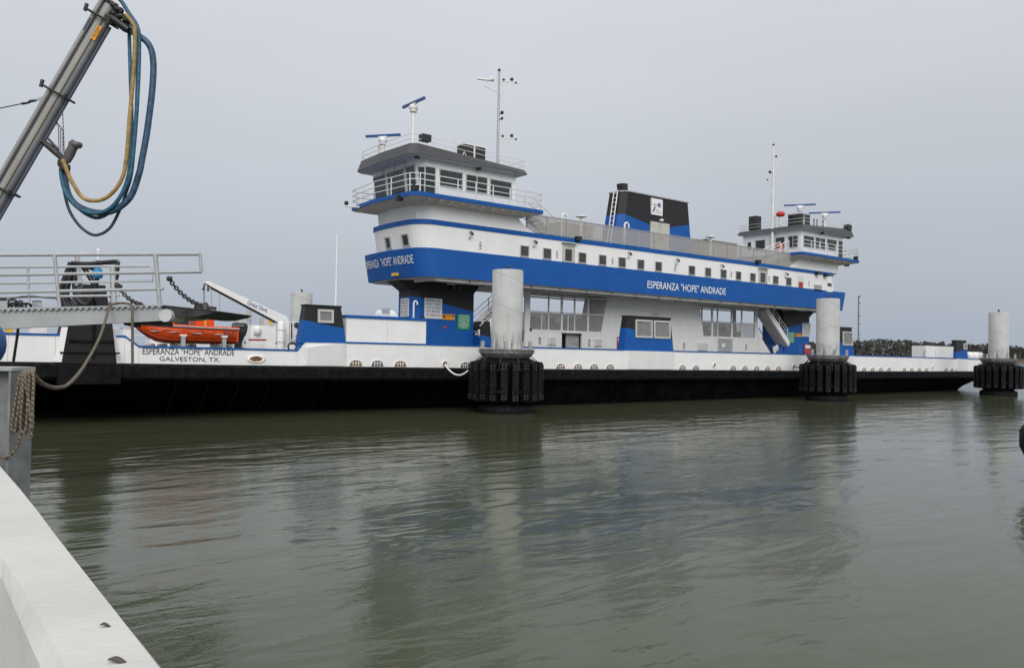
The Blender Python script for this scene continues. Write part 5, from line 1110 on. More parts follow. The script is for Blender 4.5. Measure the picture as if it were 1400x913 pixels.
def dolphin_concrete():
    m = mat('dolphin_concrete', (.475, .48, .465), .85, var=.08, vscale=1.3, streak=.6, streak_col=(.27, .265, .23), bump=.3, bscale=10.); t = m.node_tree; b = t.nodes['Principled BSDF']; nn = t.nodes.new; l = t.links.new
    # spiral form-work seams and algae at the foot of the column, from object space
    tc0 = nn('ShaderNodeTexCoord'); mpc = nn('ShaderNodeMapping'); mpc.inputs['Location'].default_value = (-d1p.x, -d1p.y, 0); l(tc0.outputs['Object'], mpc.inputs[0])
    class tc_: outputs = {'Object': mpc.outputs[0]}
    s = nn('ShaderNodeSeparateXYZ'); l(mpc.outputs[0], s.inputs[0])
    at = nn('ShaderNodeMath'); at.operation = 'ARCTAN2'; l(s.outputs[1], at.inputs[0]); l(s.outputs[0], at.inputs[1])
    q = nn('ShaderNodeMath'); q.operation = 'MULTIPLY_ADD'; l(at.outputs[0], q.inputs[0]); q.inputs[1].default_value = .21; l(s.outputs[2], q.inputs[2])
    md = nn('ShaderNodeMath'); md.operation = 'FLOORED_MODULO'; l(q.outputs[0], md.inputs[0]); md.inputs[1].default_value = 1.32
    lt = nn('ShaderNodeMath'); lt.operation = 'LESS_THAN'; l(md.outputs[0], lt.inputs[0]); lt.inputs[1].default_value = .028
    sc = nn('ShaderNodeMath'); sc.operation = 'MULTIPLY'; l(lt.outputs[0], sc.inputs[0]); sc.inputs[1].default_value = .45
    mx = nn('ShaderNodeMix'); mx.data_type = 'RGBA'; l(sc.outputs[0], mx.inputs[0]); src = b.inputs['Base Color'].links[0].from_socket; l(src, mx.inputs[6]); mx.inputs[7].default_value = (.16, .15, .12, 1)
    mp_ = nn('ShaderNodeMapping'); mp_.inputs['Scale'].default_value = (5, 5, .8); l(tc_.outputs['Object'], mp_.inputs[0])
    n_ = nn('ShaderNodeTexNoise'); n_.inputs['Scale'].default_value = 1.4; n_.inputs['Detail'].default_value = 4; l(mp_.outputs[0], n_.inputs['Vector'])
    z_ = nn('ShaderNodeMapRange'); z_.inputs[1].default_value = 3.5; z_.inputs[2].default_value = 2.7; l(s.outputs[2], z_.inputs[0])
    n2 = nn('ShaderNodeMapRange'); n2.inputs[1].default_value = .48; n2.inputs[2].default_value = .62; l(n_.outputs[0], n2.inputs[0])
    pr_ = nn('ShaderNodeMath'); pr_.operation = 'MULTIPLY'; l(z_.outputs[0], pr_.inputs[0]); l(n2.outputs[0], pr_.inputs[1])
    m3 = nn('ShaderNodeMix'); m3.data_type = 'RGBA'; l(pr_.outputs[0], m3.inputs[0]); l(mx.outputs[2], m3.inputs[6]); m3.inputs[7].default_value = (.13, .125, .10, 1); l(m3.outputs[2], b.inputs['Base Color'])
    return m
d1p = aZ(691, 563, 0); d2p = aZ(1131, 547, 0); d3p = aZ(1365, 540, 0)
M['dolphin'] = dolphin_concrete(); M['collar'] = mat('collar_steel', (.20, .20, .195), .6, metal=.2, var=.3, vscale=6., streak=.4, streak_col=(.10, .09, .08)); M['bolt'] = mat('bolt_steel', (.11, .11, .11), .5)
d1p = aZ(691, 563, 0); d2p = aZ(1131, 547, 0); d3p = aZ(1365, 540, 0)
D1 = dolphin((d1p.x, d1p.y, 0), 'tall concrete mooring dolphin nearest the camera, in front of the left half of the ferry')
G = 'concrete mooring dolphins with rubber fenders'
def place_d(p, label): return dup(D1, Vector((p.x, p.y, 0))-Vector(D1.location), label, G)
place_d(d2p, 'concrete mooring dolphin in front of the right end pier of the ferry')
place_d(d3p, 'concrete mooring dolphin standing beyond the right tip of the ferry')
def bp(x, Z): q = EYE+ray(x, 470)*(Z/F_PX); return Vector((q.x, q.y, 0))
place_d(bp(411, 51.5), 'streaked concrete column rising behind the davit crane, beyond the ferry')
place_d(bp(269, 71), 'weathered concrete column seen above the dark ramp flap, behind the chain')
place_d(bp(249.5, 118), 'most distant small concrete column left of the one behind the chain')
# mooring line from the ferry to the nearest dolphin
a = aY(608, 497.5, YH-.06); bq = Vector(D1.location)+V(-1.35, .9, 1.75); pts = [a.lerp(bq, t)+V(0, 0, -1.3*t*(1-t)) for t in [k/16 for k in range(17)]]
tag(MB().tube(pts, .035, 8).build('mooring_rope', M['palerope'] if 'palerope' in M else 'letter'), 'pale mooring line slung from the ferry fairlead to the nearest dolphin', 'rope', 'mooring lines of the ferry')
a = aY(1085, 500.5, YH-.06); L2 = Vector((d2p.x, d2p.y, 0))+V(-1.25, .5, 2.4)
pts = [a.lerp(L2, t)+V(0, 0, -.9*t*(1-t)) for t in [k/16 for k in range(17)]]
tag(MB().tube(pts, .035, 8).build('mooring_rope', 'hoseblack'), 'dark mooring line running from the ferry up to the right-hand dolphin', 'rope', 'mooring lines of the ferry')
# dark fender at the right edge, close by
q = aD(1400, 603, 16.7); ctr = V(q.x, q.y, 0)+R2*1.62
mb = MB(); mb.lathe((ctr.x, ctr.y, 0), [(1.2, .5), (1.38, .58), (1.46, .75), (1.46, 1.1), (1.36, 1.25), (1.1, 1.3)], 40); t = thing('fender_pile', 'black rubber fender just showing at the right edge of the photo', 'fender pile', (ctr.x, ctr.y, 0))
mb.build('rubber_fender', 'rubber', t); MB().lathe((ctr.x, ctr.y, 0), [(.66, -.5), (.66, 2.4)], 24).build('pile', 'dolphin', t)

# ------------------------------------------------------------------ GANGWAY (left)
def gangway():
    Dn, Df = 15.0, 17.2
    t = thing('gangway', 'grey aluminium gangway with pipe railings and dark hinged ramp flap at the left', 'gangway', aD(60, 470, 16))
    n = lambda x, y: aD(x, y, Dn); f = lambda x, y: aD(x, y, Df)
    back = (fw-V(0, 0, fw.z)).normalized(); dep = back*(Df-Dn)
    mb = MB()      # near girder: web, with projecting top flange
    wb = [n(-60, 453), n(221, 438.5), n(221, 420), n(-60, 425.5)]; th = back*.14
    mb.loft([wb, [p+th for p in wb]]); mb.build('girder', 'alu', t)
    mb = MB(); wf = [p+dep*.95 for p in (n(-60, 440), n(221, 432), n(221, 420), n(-60, 425.5))]; mb.loft([wf, [p+th for p in wf]]); mb.build('girder', 'alu', t)
    tf = [n(-60, 425.2), n(224, 418.5), n(224, 417), n(-60, 422)]
    mb = MB(); mb.loft([[p-back*.05 for p in tf], [p+dep for p in tf]]); mb.build('walkway', 'alu', t)
    # serrated toe edge
    mb = MB()
    for k in range(34):
        x = -54+k*8.2; y = lerp(425.2, 418.6, (x+60)/284.); a, b = n(x, y+2.2), n(x+4.2, y+2.1); c, d = n(x+4.2, y-.1), n(x, y); mb.loft([[p-back*.052 for p in (a, b, c, d)], [p-back*.03 for p in (a, b, c, d)]])
    mb.build('toe_clips', 'galv', t)
    # near railing
    mb = MB(); up_ = lambda pts, r_: mb.tube(pts, r_, 10)
    up_([n(-60, 349), n(273.5, 347.3)], .034); up_([n(273.5, 347.3), n(275.3, 371.6)], .030); up_([n(275.3, 371.6), n(-60, 377)], .030)
    up_([n(-60, 401), n(223.5, 395)], .030)
    for xt, yt, xb_, yb_ in ((75.3, 348, 81.5, 421.5), (212.8, 347, 218.6, 417.5), (-50, 349, -46, 424)): mb.tube([n(xt, yt)-back*.02, n(xb_, yb_)], .040 if xt > 200 else .032, 10)
    mb.build('railing', 'alu', t)
    mb = MB(); mb.tube([f(-60, 365.5), f(203, 364), f(208, 366), f(209, 384), f(-60, 388.5)], .026, 8); mb.tube([f(-60, 407), f(163, 404)], .026, 8)
    for x in (37.8, 154, -20): mb.tube([f(x, 365), f(x+2.6, 420)], .026 if x < 100 else .05, 8)
    mb.build('railing', 'alu', t)
    # transverse hinge tube
    c0 = n(229.7, 431.6); mb = MB(); mb.tube([c0-back*.12, c0+back*.5], .118, 24); mb.build('hinge_tube', 'hinge', t)
    # dark ramp flap
    poly = [(224, 418.3), (236, 419.2), (292, 425.3), (288, 428.5), (266, 433), (252, 433.2), (240, 432.2), (226, 427)]
    mb = MB(); pl = [n(x, y) for x, y in poly]
    topn = [n(222, 417.5), n(344, 430.6)]; 
    mb.loft([[p+back*.02 for p in pl], [p+dep*.98+V(0, 0, .0) for p in pl]]); mb.build('ramp_flap', 'flap', t)
    mb = MB(); mb.loft([[n(222, 416.8), n(293, 424.4), n(293, 425.2), n(222, 418.2)], [p+dep for p in (n(222, 416.8), n(293, 424.4), n(293, 425.2), n(222, 418.2))]]); mb.build('flap_plate', 'steel', t)
    mb = MB()
    for a, b in (((162, 440), (176, 443)), ((178, 439), (221, 441.5))): p, q = n(*a), n(*b); mb.hexa([p+V(0, 0, -.05)+back*.2, q+V(0, 0, -.05)+back*.2, q+V(0, 0, -.05)+back*.5, p+V(0, 0, -.05)+back*.5], [p+back*.2+V(0, 0, .04), q+V(0, 0, .06)+back*.2, q+V(0, 0, .06)+back*.5, p+back*.5+V(0, 0, .04)])
    mb.build('under_bearer', 'steel', t)
    # chains
    def chain(a, b, nl, r_, w):
        mb = MB(); d = (b-a)/nl; dn = d.normalized(); s1 = dn.cross(back).normalized(); s2 = dn.cross(s1)
        for k in range(nl):
            c = a+d*(k+.5)+V(0, 0, -.10*4*((k+.5)/nl)*(1-(k+.5)/nl)); s = s1 if k % 2 else s2; L = d.length*.66; pts = []
            for j in range(12): an = j*math.pi/6; pts.append(c+dn*(L*math.cos(an))+s*(w*math.sin(an)))
            mb.tube(pts, r_, 6, closed=True)
        mb.build('chain', 'steel', t)
    chain(n(221, 379.5)+dep*.15, n(270, 417)+dep*.15, 17, .016, .034)
    chain(f(161, 391), f(196, 416), 13, .017, .036)
    mb = MB()
    for c in (n(221.5, 379)+dep*.15, f(160, 390)): mb.lathe(c-V(0, 0, .05), [(.02, 0), (.055, .02), (.055, .08), (.02, .1)], 12)
    for c in (n(271.5, 418.5)+dep*.15,): mb.lathe(c-V(0, 0, .05), [(.09, 0), (.07, .08), (.03, .14)], 10); mb.bar(c+V(-.2, 0, .0), c+V(.2, 0, -.02), .06)
    mb.build('chain_shackle', 'steel', t)
    return t
M['hinge'] = mat('hinge_tube_paint', (.55, .56, .55), .4, var=.08); M['flap'] = mat('dark_flap_steel', (.030, .031, .030), .6, var=.35, vscale=5.)
gw = gangway()
# hose rack behind the gangway
def hose_rack():
    D = 18.2; P = lambda x, y, dd=0: aD(x, y, D+dd)
    t = thing('hose_rack', 'grey rack on the gangway draped with black shore hoses', 'hose rack', P(125, 420))
    mb = MB(); mb.bar(P(105.5, 350), P(109.5, 386), .09); mb.bar(P(97, 358.5), P(162, 361), .05); mb.bar(P(153, 366), P(153.5, 420), .07); mb.bar(P(108, 386), P(110, 388), .16); mb.build('frame', 'galv', t)
    def hose(pts, r_=.045, dd=0, m='hoseblack'): 
        out = []
        for i in range(len(pts)-1):
            for k in range(6):
                p0 = pts[max(i-1, 0)]; p1 = pts[i]; p2 = pts[i+1]; p3 = pts[min(i+2, len(pts)-1)]; u = k/6
                cr = lambda a, b, c, d: .5*((2*b)+(-a+c)*u+(2*a-5*b+4*c-d)*u*u+(-a+3*b-3*c+d)*u**3)
                out.append((cr(p0[0], p1[0], p2[0], p3[0]), cr(p0[1], p1[1], p2[1], p3[1])))
        out.append(pts[-1]); MB().tube([P(x, y, dd) for x, y in out], r_, 8).build('hose', m, t)
    hose([(97, 359), (92, 372), (86, 388), (84, 400), (90, 418), (98, 424)], .06); hose([(98, 360), (95, 378), (91, 396), (91, 412), (96, 421)], .07, .05)
    hose([(103, 362), (102, 380), (102, 396), (105, 408), (117, 417), (126, 408), (130, 396), (134, 372)], .05, .1); hose([(112, 362), (120, 374), (126, 384), (129, 392)], .06, .15)
    hose([(113, 361), (124, 366), (131, 368), (134, 362)], .05, .2); hose([(98, 359.5), (120, 360.5), (145, 358.5), (160, 358), (161, 366), (158.5, 380)], .045, -.05)
    hose([(160, 366), (160.5, 376), (158, 384)], .04, -.05); hose([(84, 421), (90, 405), (97, 414), (104, 424)], .05, .2); hose([(150, 405), (156, 408), (155, 415), (150, 414)], .035)
    mb = MB(); mb.lathe(P(133.5, 383), [(.04, .03), (.10, .06), (.12, .17), (.08, .25), (.04, .28)], 12); mb.build('blue_cover', 'bluecover', t)
    mb = MB(); mb.lathe(P(132.5, 380, .2), [(.05, .12), (.06, .3), (.06, .36), (.03, .40)], 12); mb.build('dark_cover', 'navy', t)
    mb = MB(); mb.lathe(P(161.5, 392.5), [(.03, -.06), (.09, -.04), (.09, .05), (.03, .07)], 12); mb.build('roller', 'blackplastic', t)
M['bluecover'] = mat('bright_blue_cover', (.02, .22, .48), .5)
hose_rack()
def cable_heap():
    D = 16.2; P = lambda x, y, dd=0: aD(x, y, D+dd)
    t = thing('cable_heap', 'tangle of black cables lying on the gangway by its left end', 'cables', P(25, 422)); rnd = random.Random(5); mb = MB()
    for k in range(9):
        cx_ = rnd.uniform(14, 36); cy_ = rnd.uniform(414, 419); pts = []
        for j in range(14): a = j*6.283/14; pts.append(P(cx_+rnd.uniform(5, 9)*math.cos(a), min(423.5, cy_+rnd.uniform(3, 5)*math.sin(a)), .25*math.sin(a+k)))
        mb.tube(pts, .017, 6, closed=True)
    mb.build('coil', 'hoseblack', t); MB().tube([P(-5, 410), P(12, 409.5), P(30, 405.5), (P(45, 405)), P(62, 407), P(77, 408), P(80, 414), P(82, 420), P(88, 422)], .014, 6).build('loose_cable', 'hoseblack', t)
    b = thing('equipment_box', 'small grey box beside the cable tangle on the gangway', 'box', P(51, 422)); MB().hexa([P(45, 422.5), P(59, 422), P(59, 422, .4), P(45, 422.5, .4)], [P(44, 413), P(57, 413), P(57, 413, .4), P(44, 413, .4)]).build('case', 'galv', b); MB().tube([P(44.5, 413.2, .0), P(45, 411.8), P(56, 411.8), P(56.6, 413)], .012, 6).build('handle', 'steel', b)
    b2 = thing('equipment_box', 'pale grey box at the far left behind the cables on the gangway', 'box', P(5, 422)); MB().hexa([P(-6, 423.5), P(10, 423), P(10, 423, .4), P(-6, 423.5, .4)], [P(-6, 411), P(10, 411), P(10, 411, .4), P(-6, 411, .4)]).build('case', 'alu', b2); MB().box(P(2, 411, .1)-V(.08, .08, .0), P(2, 411, .1)+V(.08, .08, .05)).build('handle', 'steel', b2)
cable_heap()
def catmull(pts, sub=8):
    out = []
    for i in range(len(pts)-1):
        p0 = pts[max(i-1, 0)]; p1 = pts[i]; p2 = pts[i+1]; p3 = pts[min(i+2, len(pts)-1)]
        for k in range(sub): u = k/sub; out.append(.5*((2*p1)+(-p0+p2)*u+(2*p0-5*p1+4*p2-p3)*u*u+(-p0+3*p1-3*p2+p3)*u**3))
    out.append(pts[-1]); return out
# rope lying over the gangway, hanging in a bight to the pile and with a free end
DP = 7.4
pts = [aD(x, y, d) for x, y, d in ((44, 508, DP-.1), (50, 518, DP+.2), (62, 526.5, 8.2), (78, 530, 9.2), (95, 524, 10.6), (115, 500, 12.2), (135, 464, 13.7), (144, 438, 14.5), (148.5, 421, 14.8), (151, 417, 14.95), (160, 414.8, 15.3), (170, 414.6, 15.3), (178, 416, 15.0), (180.5, 419, 14.8), (181, 440, 14.75), (181, 470, 14.75), (181.2, 497.5, 14.75))]
sc = catmull(pts)
mb = MB(); 
def rope_r(p): return .0185*max(1., (p-EYE).dot(fw)/9.2)**.5+.004
mb.tube(sc, [.024 if True else 0 for p in sc], 8); tag(mb.build('rope', 'rope'), 'brown rope draped over the gangway and swinging down to the steel pile', 'rope')
tag(MB().tube(catmull([aD(x, y, 16.9) for x, y in ((25, 446), (23.5, 460), (20.5, 480), (17.5, 500))]), .028, 8).build('hanging_cable', 'hoseblack'), 'black cable hanging from the gangway above the steel pile', 'cable')
# blue float at the left edge
q = aD(-33, 470, 12.5); t = thing('float', 'blue round float showing at the left edge under the gangway', 'float', q)
mb = MB(); prof = [(.02, -.46)]+[(.41*math.cos(a), .44*math.sin(a)) for a in [math.radians(v) for v in range(-75, 80, 15)]]+[(.06, .47)]
mb.lathe(q, prof, 24); mb.build('body', 'buoy', t); MB().tube([q+V(0, 0, .45), aD(-25, 425, 13.5)], .015, 6).build('lanyard', 'rope', t)

# ------------------------------------------------------------------ STEEL PILE with rope coil
def steel_pile():
    D = DP; ctr = aD(6, 500, D); zt = aD(10, 501.5, D).z; e = V(R2.x, R2.y, 0).normalized(); back = (fw-V(0, 0, fw.z)).normalized()
    base = V(ctr.x, ctr.y, 0); t = thing('steel_pile', 'pale grey steel H-pile with a coil of rope, standing left of the white wall', 'pile', base)
    w = .168; d = .17
    def slab(e0, e1, b0, b1, z0, z1, m_, name):
        c = [base+e*e0+back*b0, base+e*e1+back*b0, base+e*e1+back*b1, base+e*e0+back*b1]; return MB().loft([[p+V(0, 0, z0) for p in c], [p+V(0, 0, z1) for p in c]]).build(name, m_, t)
    slab(w-.022, w, -d, d, -.5, zt-.03, 'pilegrey', 'flange'); slab(-w, -w+.022, -d, d, -.5, zt-.03, 'pilegrey', 'flange'); slab(-w+.022, w-.022, -.01, .01, -.5, zt-.03, 'pilegrey', 'web')
    slab(-w-.01, w+.012, -d-.01, d+.01, zt-.03, zt, 'galv', 'cap_plate'); slab(-.16, -.035, -d-.03, -d+.05, zt-1.8, zt-.62, 'navy', 'rubbing_strip')
steel_pile.__doc__ = None
M['pilegrey'] = mat('pile_paint', (.21, .215, .215), .6, var=.2, vscale=5., streak=.35, streak_col=(.25, .24, .23), bump=.2)
steel_pile()
def rope_coil():
    D = DP-.22; rnd = random.Random(11); mb = MB(); P = lambda x, y, dd=0: aD(x, y, D+dd)
    loops = [((27, 512), (16, 587), (22, 588), (31, 511), 0), ((30, 510.5), (24, 589), (31, 590), (36, 510), .03), ((33, 510), (28, 588), (36, 588), (40, 510.5), -.03), ((37, 510), (33, 586), (38, 580), (43, 511), .04), ((40, 510), (36, 590), (43, 600), (45.5, 511), 0), ((35, 511), (40, 555), (44.5, 590), (46, 511), -.05), ((29, 511), (20, 560), (30, 587), (38, 511), .06)]
    for a, b, c, d, dd in loops:
        b = Vector((*b, 0)); c = Vector((*c, 0)); mid = (b+c)/2
        pts = [P(a[0]+2, a[1], dd+.05), P(a[0], a[1]+4, dd), P(lerp(a[0], b.x, .5)+rnd.uniform(-1, 1), lerp(a[1], b.y, .5), dd), P(b.x, b.y-5, dd), P(mid.x, mid.y+2.5, dd-.01), P(c.x, c.y-5, dd), P(lerp(c.x, d[0], .5)+rnd.uniform(-1, 1), lerp(c.y, d[1], .5), dd-.02), P(d[0], d[1]+4, dd), P((a[0]+d[0])/2, min(a[1], d[1])-1.2, dd+.03)]
        mb.tube(catmull(pts+[pts[0]], 6)[:-1], .0135, 7, closed=True)
    pts = [P(30, 586), P(27, 600), P(20, 616), P(10, 625), P(2, 626), P(-8, 620)]; mb.tube(catmull(pts), .0125, 7)
    pts = [P(44.5, 510, .02), P(40, 507.8, .1), P(33, 508.6, .1), P(27, 511, .05)]; mb.tube(catmull(pts), .0135, 7)
    tag(mb.build('rope_coil', 'rope'), 'coil of brown rope hung from the top of the steel pile', 'rope coil')
rope_coil()

# ------------------------------------------------------------------ BOOM with hoses (top left)
def boom():
    D = 9.0; P = lambda x, y, dd=0: aD(x, y, D+dd)
    t = thing('pipe_boom', 'inclined grey pipe boom carrying looped hoses at the upper left', 'boom', P(-40, 360))
    dirn = (P(143, 20)-P(22, 228)).normalized(); off = dirn.cross(fw).normalized()   # across the boom, towards lower right
    a0 = P(-78, 400); a1 = P(146.5, 12)
    if off.dot(R2) < 0: off = -off
    def pipe(o_, r_, m_, name, ext=0, dd=0, n=20): 
        o = MB().tube([a0+off*o_+fw*dd, a1+off*o_+dirn*ext+fw*dd], r_, n).build(name, m_, t); return o
    pipe(-.085, .038, 'boompipe', 'service_pipe', .25, .0); pipe(-.012, .068, 'boomflat', 'main_pipe', .05, .03); pipe(.074, .040, 'boompipe2', 'service_pipe', -.12, -.01); pipe(.115, .022, 'boompipe3', 'service_pipe', -.16, .02)
    pipe(-.052, .014, 'boomdark', 'service_pipe', .2, -.05, 10); pipe(.036, .012, 'boomyellow', 'service_pipe', -.05, -.045, 10)
    # clamps
    for (x, y) in ((137, 24), (78, 127.5), (11, 262)):
        s = (P(x, y)-a0).dot(dirn); c = a0+dirn*s; mb = MB()
        mb.tube([c-off*.15-fw*.09, c+off*.15-fw*.09, c+off*.15+fw*.09, c-off*.15+fw*.09], .013, 8, closed=True); mb.tube([c-off*.15-fw*.09-dirn*.03, c-off*.17-fw*.09+dirn*.05], .02, 8); mb.tube([c+off*.13-fw*.09-dirn*.02, c+off*.13-fw*.09+dirn*.04], .018, 8)
        mb.build('pipe_clamp', 'steel', t)
    # labels
    c = a0+dirn*((P(134, 47)-a0).dot(dirn)); o = MB().hexa([c+off*.035-fw*.062-dirn*.085, c+off*.088-fw*.062-dirn*.085, c+off*.088-fw*.05-dirn*.085, c+off*.035-fw*.05-dirn*.085], [c+off*.035-fw*.062+dirn*.085, c+off*.088-fw*.062+dirn*.085, c+off*.088-fw*.05+dirn*.085, c+off*.035-fw*.05+dirn*.085]).build('label', 'amber', t)
    tm = MB(); q0 = c-fw*.065; lettering(tm, 'CAUTION', lambda u, v: q0+off*lerp(.062, .042, v)*1.+dirn*lerp(-.075, .075, u)); lettering(tm, 'HOSE', lambda u, v: q0+off*lerp(.082, .068, v)+dirn*lerp(-.04, .05, u)); tm.build('label_text', 'ink', o)
    c = a0+dirn*((P(118, 33)-a0).dot(dirn))-off*.083-fw*.04; MB().hexa([c-off*.018-dirn*.08, c+off*.018-dirn*.08, c+off*.018-dirn*.08+fw*.01, c-off*.018-dirn*.08+fw*.01], [c-off*.018+dirn*.08, c+off*.018+dirn*.08, c+off*.018+dirn*.08+fw*.01, c-off*.018+dirn*.08+fw*.01]).build('blue_label', 'navy', t)
    # end fittings: elbows and couplings
    mb = MB(); mb.tube([P(146, 3), P(153, 5), P(160, 12), P(167, 17)], [.028, .03, .034, .03], 10); mb.tube([P(152, 14, .05), P(160, 17, .05), P(168, 22, .05)], .026, 10); mb.tube([P(151, 20), P(155, 18.5), P(161, 22), P(172, 26)], .022, 10)
    for x, y in ((147, 3), (156, 8), (163, 14), (155, 19), (165, 23)): p = P(x, y); mb.lathe(p-V(0, 0, .02), [(.03, 0), (.045, .01), (.045, .035), (.03, .045)], 10)
    mb.build('end_fitting', 'steel', t)
    mb = MB(); mb.tube([P(151.5, 24), P(158, 29), P(164, 33), P(172, 38.5), P(176, 42)], [.045, .052, .044, .05, .038], 12); mb.build('coupling', 'blackplastic', t)
    # guy bracket and wire
    c = P(52, 137); MB().hexa([P(49, 139), P(60, 138), P(60, 138, .03), P(49, 139, .03)], [P(51, 134.5), P(62, 131), P(62, 131, .03), P(51, 134.5, .03)]).build('bracket', 'galv', t)
    mb = MB(); mb.tube([P(50, 137.5), P(42, 138.5), P(38, 141), P(30, 142)], [.012, .018, .012, .016], 8); mb.build('turnbuckle', 'steel', t); MB().tube([P(32, 141.5), P(-60, 161)], .006, 6).build('guy_wire', 'steel', t)
    # lower manifold with hanging chains
    mb = MB(); mb.tube([P(57, 192), P(64, 198), P(75, 207), P(86, 217), P(90, 221)], [.028, .034, .038, .034, .05], 10); mb.tube([P(66, 190), P(80, 205)], .014, 8); mb.build('manifold', 'steel', t)
    mb = MB(); mb.tube([P(91, 222), P(95, 211), P(99, 203), P(101, 198), P(104, 195)], [.036, .055, .05, .058, .05], 12); mb.lathe(P(104, 202), [(.05, 0), (.065, .02), (.065, .05), (.04, .06)], 12); mb.build('nozzle', 'boomdark', t)
    mb = MB()
    for x0, y0, x1, y1 in ((85.5, 151, 88, 212), (76, 165, 87.5, 180), (80, 172, 80.5, 205), (83, 176, 83, 208), (86, 178, 86, 210), (77.5, 167, 78, 172)):
        k = 12
        for j in range(k): p, q = P(x0, y0).lerp(P(x1, y1), j/k), P(x0, y0).lerp(P(x1, y1), (j+.8)/k); mb.tube([p, q], .0055, 5)
    mb.build('tag_chain', 'steel', t)
    # hoses
    def hose(pts, r_, m_, dd=0): return MB().tube(catmull([P(x, y, dd+(z[0] if z else 0)) for x, y, *z in pts], 8), r_, 12).build('hose', m_, t)
    hose([(172, 38.5), (183, 45), (191, 50), (201, 58), (207, 69), (209.5, 84), (209.7, 100), (208, 125), (205, 151), (200, 187), (194, 219), (190, 238), (179, 268), (161, 285), (142, 291), (120, 288), (101, 277), (91, 258), (87, 223)], .0345, 'hoseblue', .05)
    hose([(157, -6), (166, 2), (176, 18), (187, 35), (190, 52), (189.5, 100), (186, 164), (181, 219), (175, 248), (157, 279), (134, 291.5), (108, 285), (90, 263), (84, 240), (84, 222)], .022, 'hoseteal')
    hose([(172, 20), (181, 32), (184.5, 45), (182.5, 101), (177, 164), (172.5, 219), (165, 248), (148.6, 268), (131, 274.5), (113, 270), (98, 248), (91, 232), (86, 218)], .0215, 'hoseyellow', -.06)
    hose([(170, 22), (176, 34), (177, 60), (178.5, 110), (180, 164), (178, 219), (172, 252), (155, 284), (138, 297), (122, 295), (104, 281), (92, 258), (86, 236), (85, 220)], .020, 'hoseteal', .10)
    hose([(178, 30), (187, 50), (188, 80), (186, 150), (181, 230), (172, 265), (162, 291), (149, 313), (130, 321.5), (112, 312), (98, 294), (91, 276), (86, 250), (84, 222)], .0165, 'hoseblue2', .16)
    mb = MB(); 
    for x, y in ((174, 27), (86, 224), (89, 230)): p = P(x, y); mb.lathe(p-V(0, 0, .03), [(.05, 0), (.055, .02), (.055, .05), (.05, .07)], 10)
    mb.build('hose_clip', 'steel', t)
M['boompipe'] = mat('boom_pipe_olive', (.36, .36, .33), .35, metal=.5, var=.1); M['boomflat'] = mat('boom_grey', (.36, .36, .355), .5, metal=.15, var=.06); M['boompipe2'] = mat('boom_pipe_dark', (.18, .185, .20), .45, metal=.3, var=.1)
M['boompipe3'] = mat('boom_pipe_blue', (.11, .12, .17), .5, var=.1); M['boomdark'] = mat('boom_dark_line', (.13, .12, .12), .5, metal=.3); M['boomyellow'] = mat('boom_brass_line', (.38, .35, .26), .4, metal=.4); M['hoseblue2'] = mat('thin_navy_hose', (.025, .05, .10), .5, var=.3, vscale=15.)
boom()

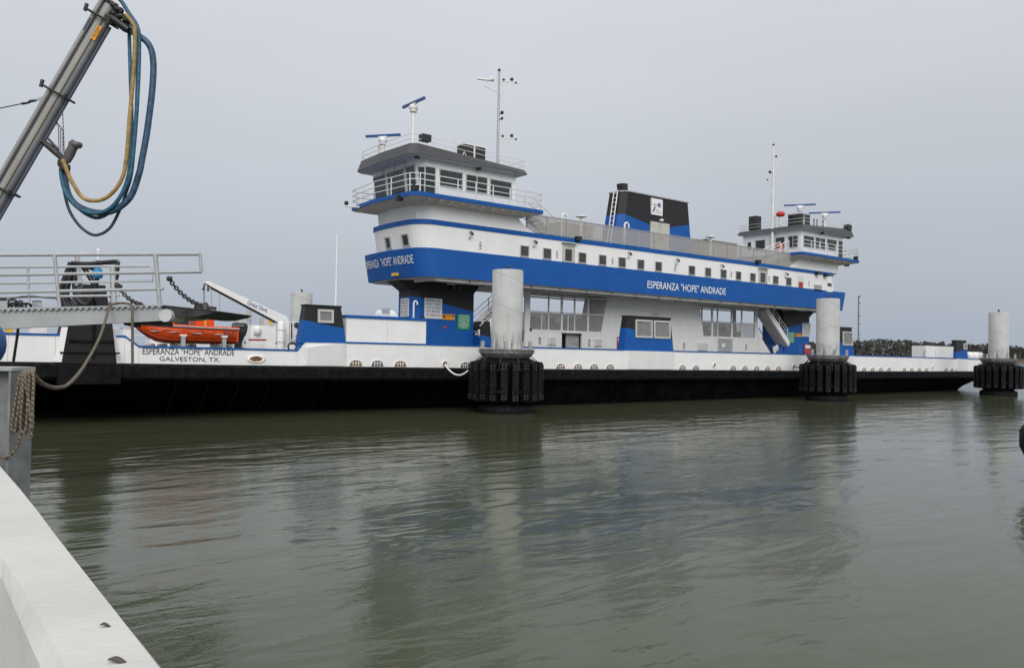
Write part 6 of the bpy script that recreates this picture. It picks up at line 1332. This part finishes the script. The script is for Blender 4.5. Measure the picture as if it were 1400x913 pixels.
# ------------------------------------------------------------------ WHITE WALL in the foreground, dock under the camera
def white_wall():
    zt = 1.85
    outer = [(-60, 590), (-20, 616), (0, 637), (28, 669), (52, 699), (75, 730), (100, 762), (130, 800), (157, 834), (184, 869), (206, 897), (224, 920), (262, 975)]
    inner = [(-120, 640), (-70, 700), (-25, 738), (2, 761), (14, 779), (28, 800), (43, 825), (58, 851), (72, 877), (83, 898), (94, 920), (106, 947), (122, 985)]
    bev = [(-125, 660), (-80, 720), (-30, 762), (2, 790), (9, 805), (17, 824), (26, 845), (36, 868), (45, 889), (53, 906), (60, 924), (68, 945), (80, 985)]
    mb = MB(); O = [aZ(x, y, zt) for x, y in outer]; I = [aZ(x, y, zt) for x, y in inner]; Bv = [aZ(x, y, zt-.035) for x, y in bev]
    # smooth the measured outlines in plan
    def smooth(L):
        for _ in range(0): L = [L[0]]+[(L[i-1]+L[i]*2+L[i+1])/4 for i in range(1, len(L)-1)]+[L[-1]]
        return L
    O, I, Bv = smooth(O), smooth(I), smooth(Bv); rings = []
    for o, i, b in zip(O, I, Bv):
        d = (o-i); d.z = 0; d.normalize()
        rings.append([o+d*.012+V(0, 0, -.014), o+V(0, 0, -.0), i, b, V(b.x, b.y, .75)-d*.02, V(o.x, o.y, -.6)+d*.012])
    w = MB().loft(rings).build('white_wall', 'wallwhite'); tag(w, 'white painted concrete wall running along the dock edge in the lower left corner', 'wall')
    # dock the photographer stands on: landward of the wall
    c = sum((Vector((b.x, b.y, 0)) for b in Bv), Vector())/len(Bv)
    near = [Vector((b.x, b.y, .95)) for b in Bv]; left = (V(-R2.x, -R2.y, 0)).normalized()
    vs = []; n = len(near)
    for p in near: vs.append(p+(-left)*.05)
    for p in near: vs.append(p+left*14+V(-4, -8, 0))
    MBd = MB().add(vs, [[k, k+1, n+k+1, n+k] for k in range(n-1)]); o = MBd.build('dock', 'concrete'); structure(o)
    # two leaves on the wall
    for (x, y, s, a, lab) in ((144, 855, .024, .1, 'small dry leaf lying on the white wall, the upper of two'), (160, 903, .040, -.1, 'curled dry leaf on the white wall, the lower and larger of two')):
        p = aZ(x, y, zt+.003); e = V(R2.x, R2.y, 0).normalized(); g = V(-e.y, e.x, 0); mb = MB(); top, bot = [], []
        ux = e*math.cos(a)+g*math.sin(a); uy = -e*math.sin(a)+g*math.cos(a); N_ = 8
        for k in range(N_+1):
            t = k/N_; w_ = s*.24*math.sin(math.pi*t)**.8+.0006; c_ = p+ux*(t-.5)*s*1.15+V(0, 0, .004*math.sin(t*5)+.001); top.append(c_+uy*w_+V(0, 0, .003)); bot.append(c_-uy*w_)
        mb.add(top+bot, [[k, k+1, N_+1+k+1, N_+1+k] for k in range(N_)]); mb.add([v+V(0, 0, -.001) for v in top+bot], [[k, N_+1+k, N_+1+k+1, k+1] for k in range(N_)])
        tag(mb.build('fallen_leaf', 'leaf'), lab, 'leaf', 'dry leaves on the white wall')
M['wallwhite'] = mat('white_wall_paint', (.56, .555, .53), .7, var=.05, vscale=3., streak=.18, streak_col=(.6, .57, .5), bump=.25, bscale=30.)
white_wall()
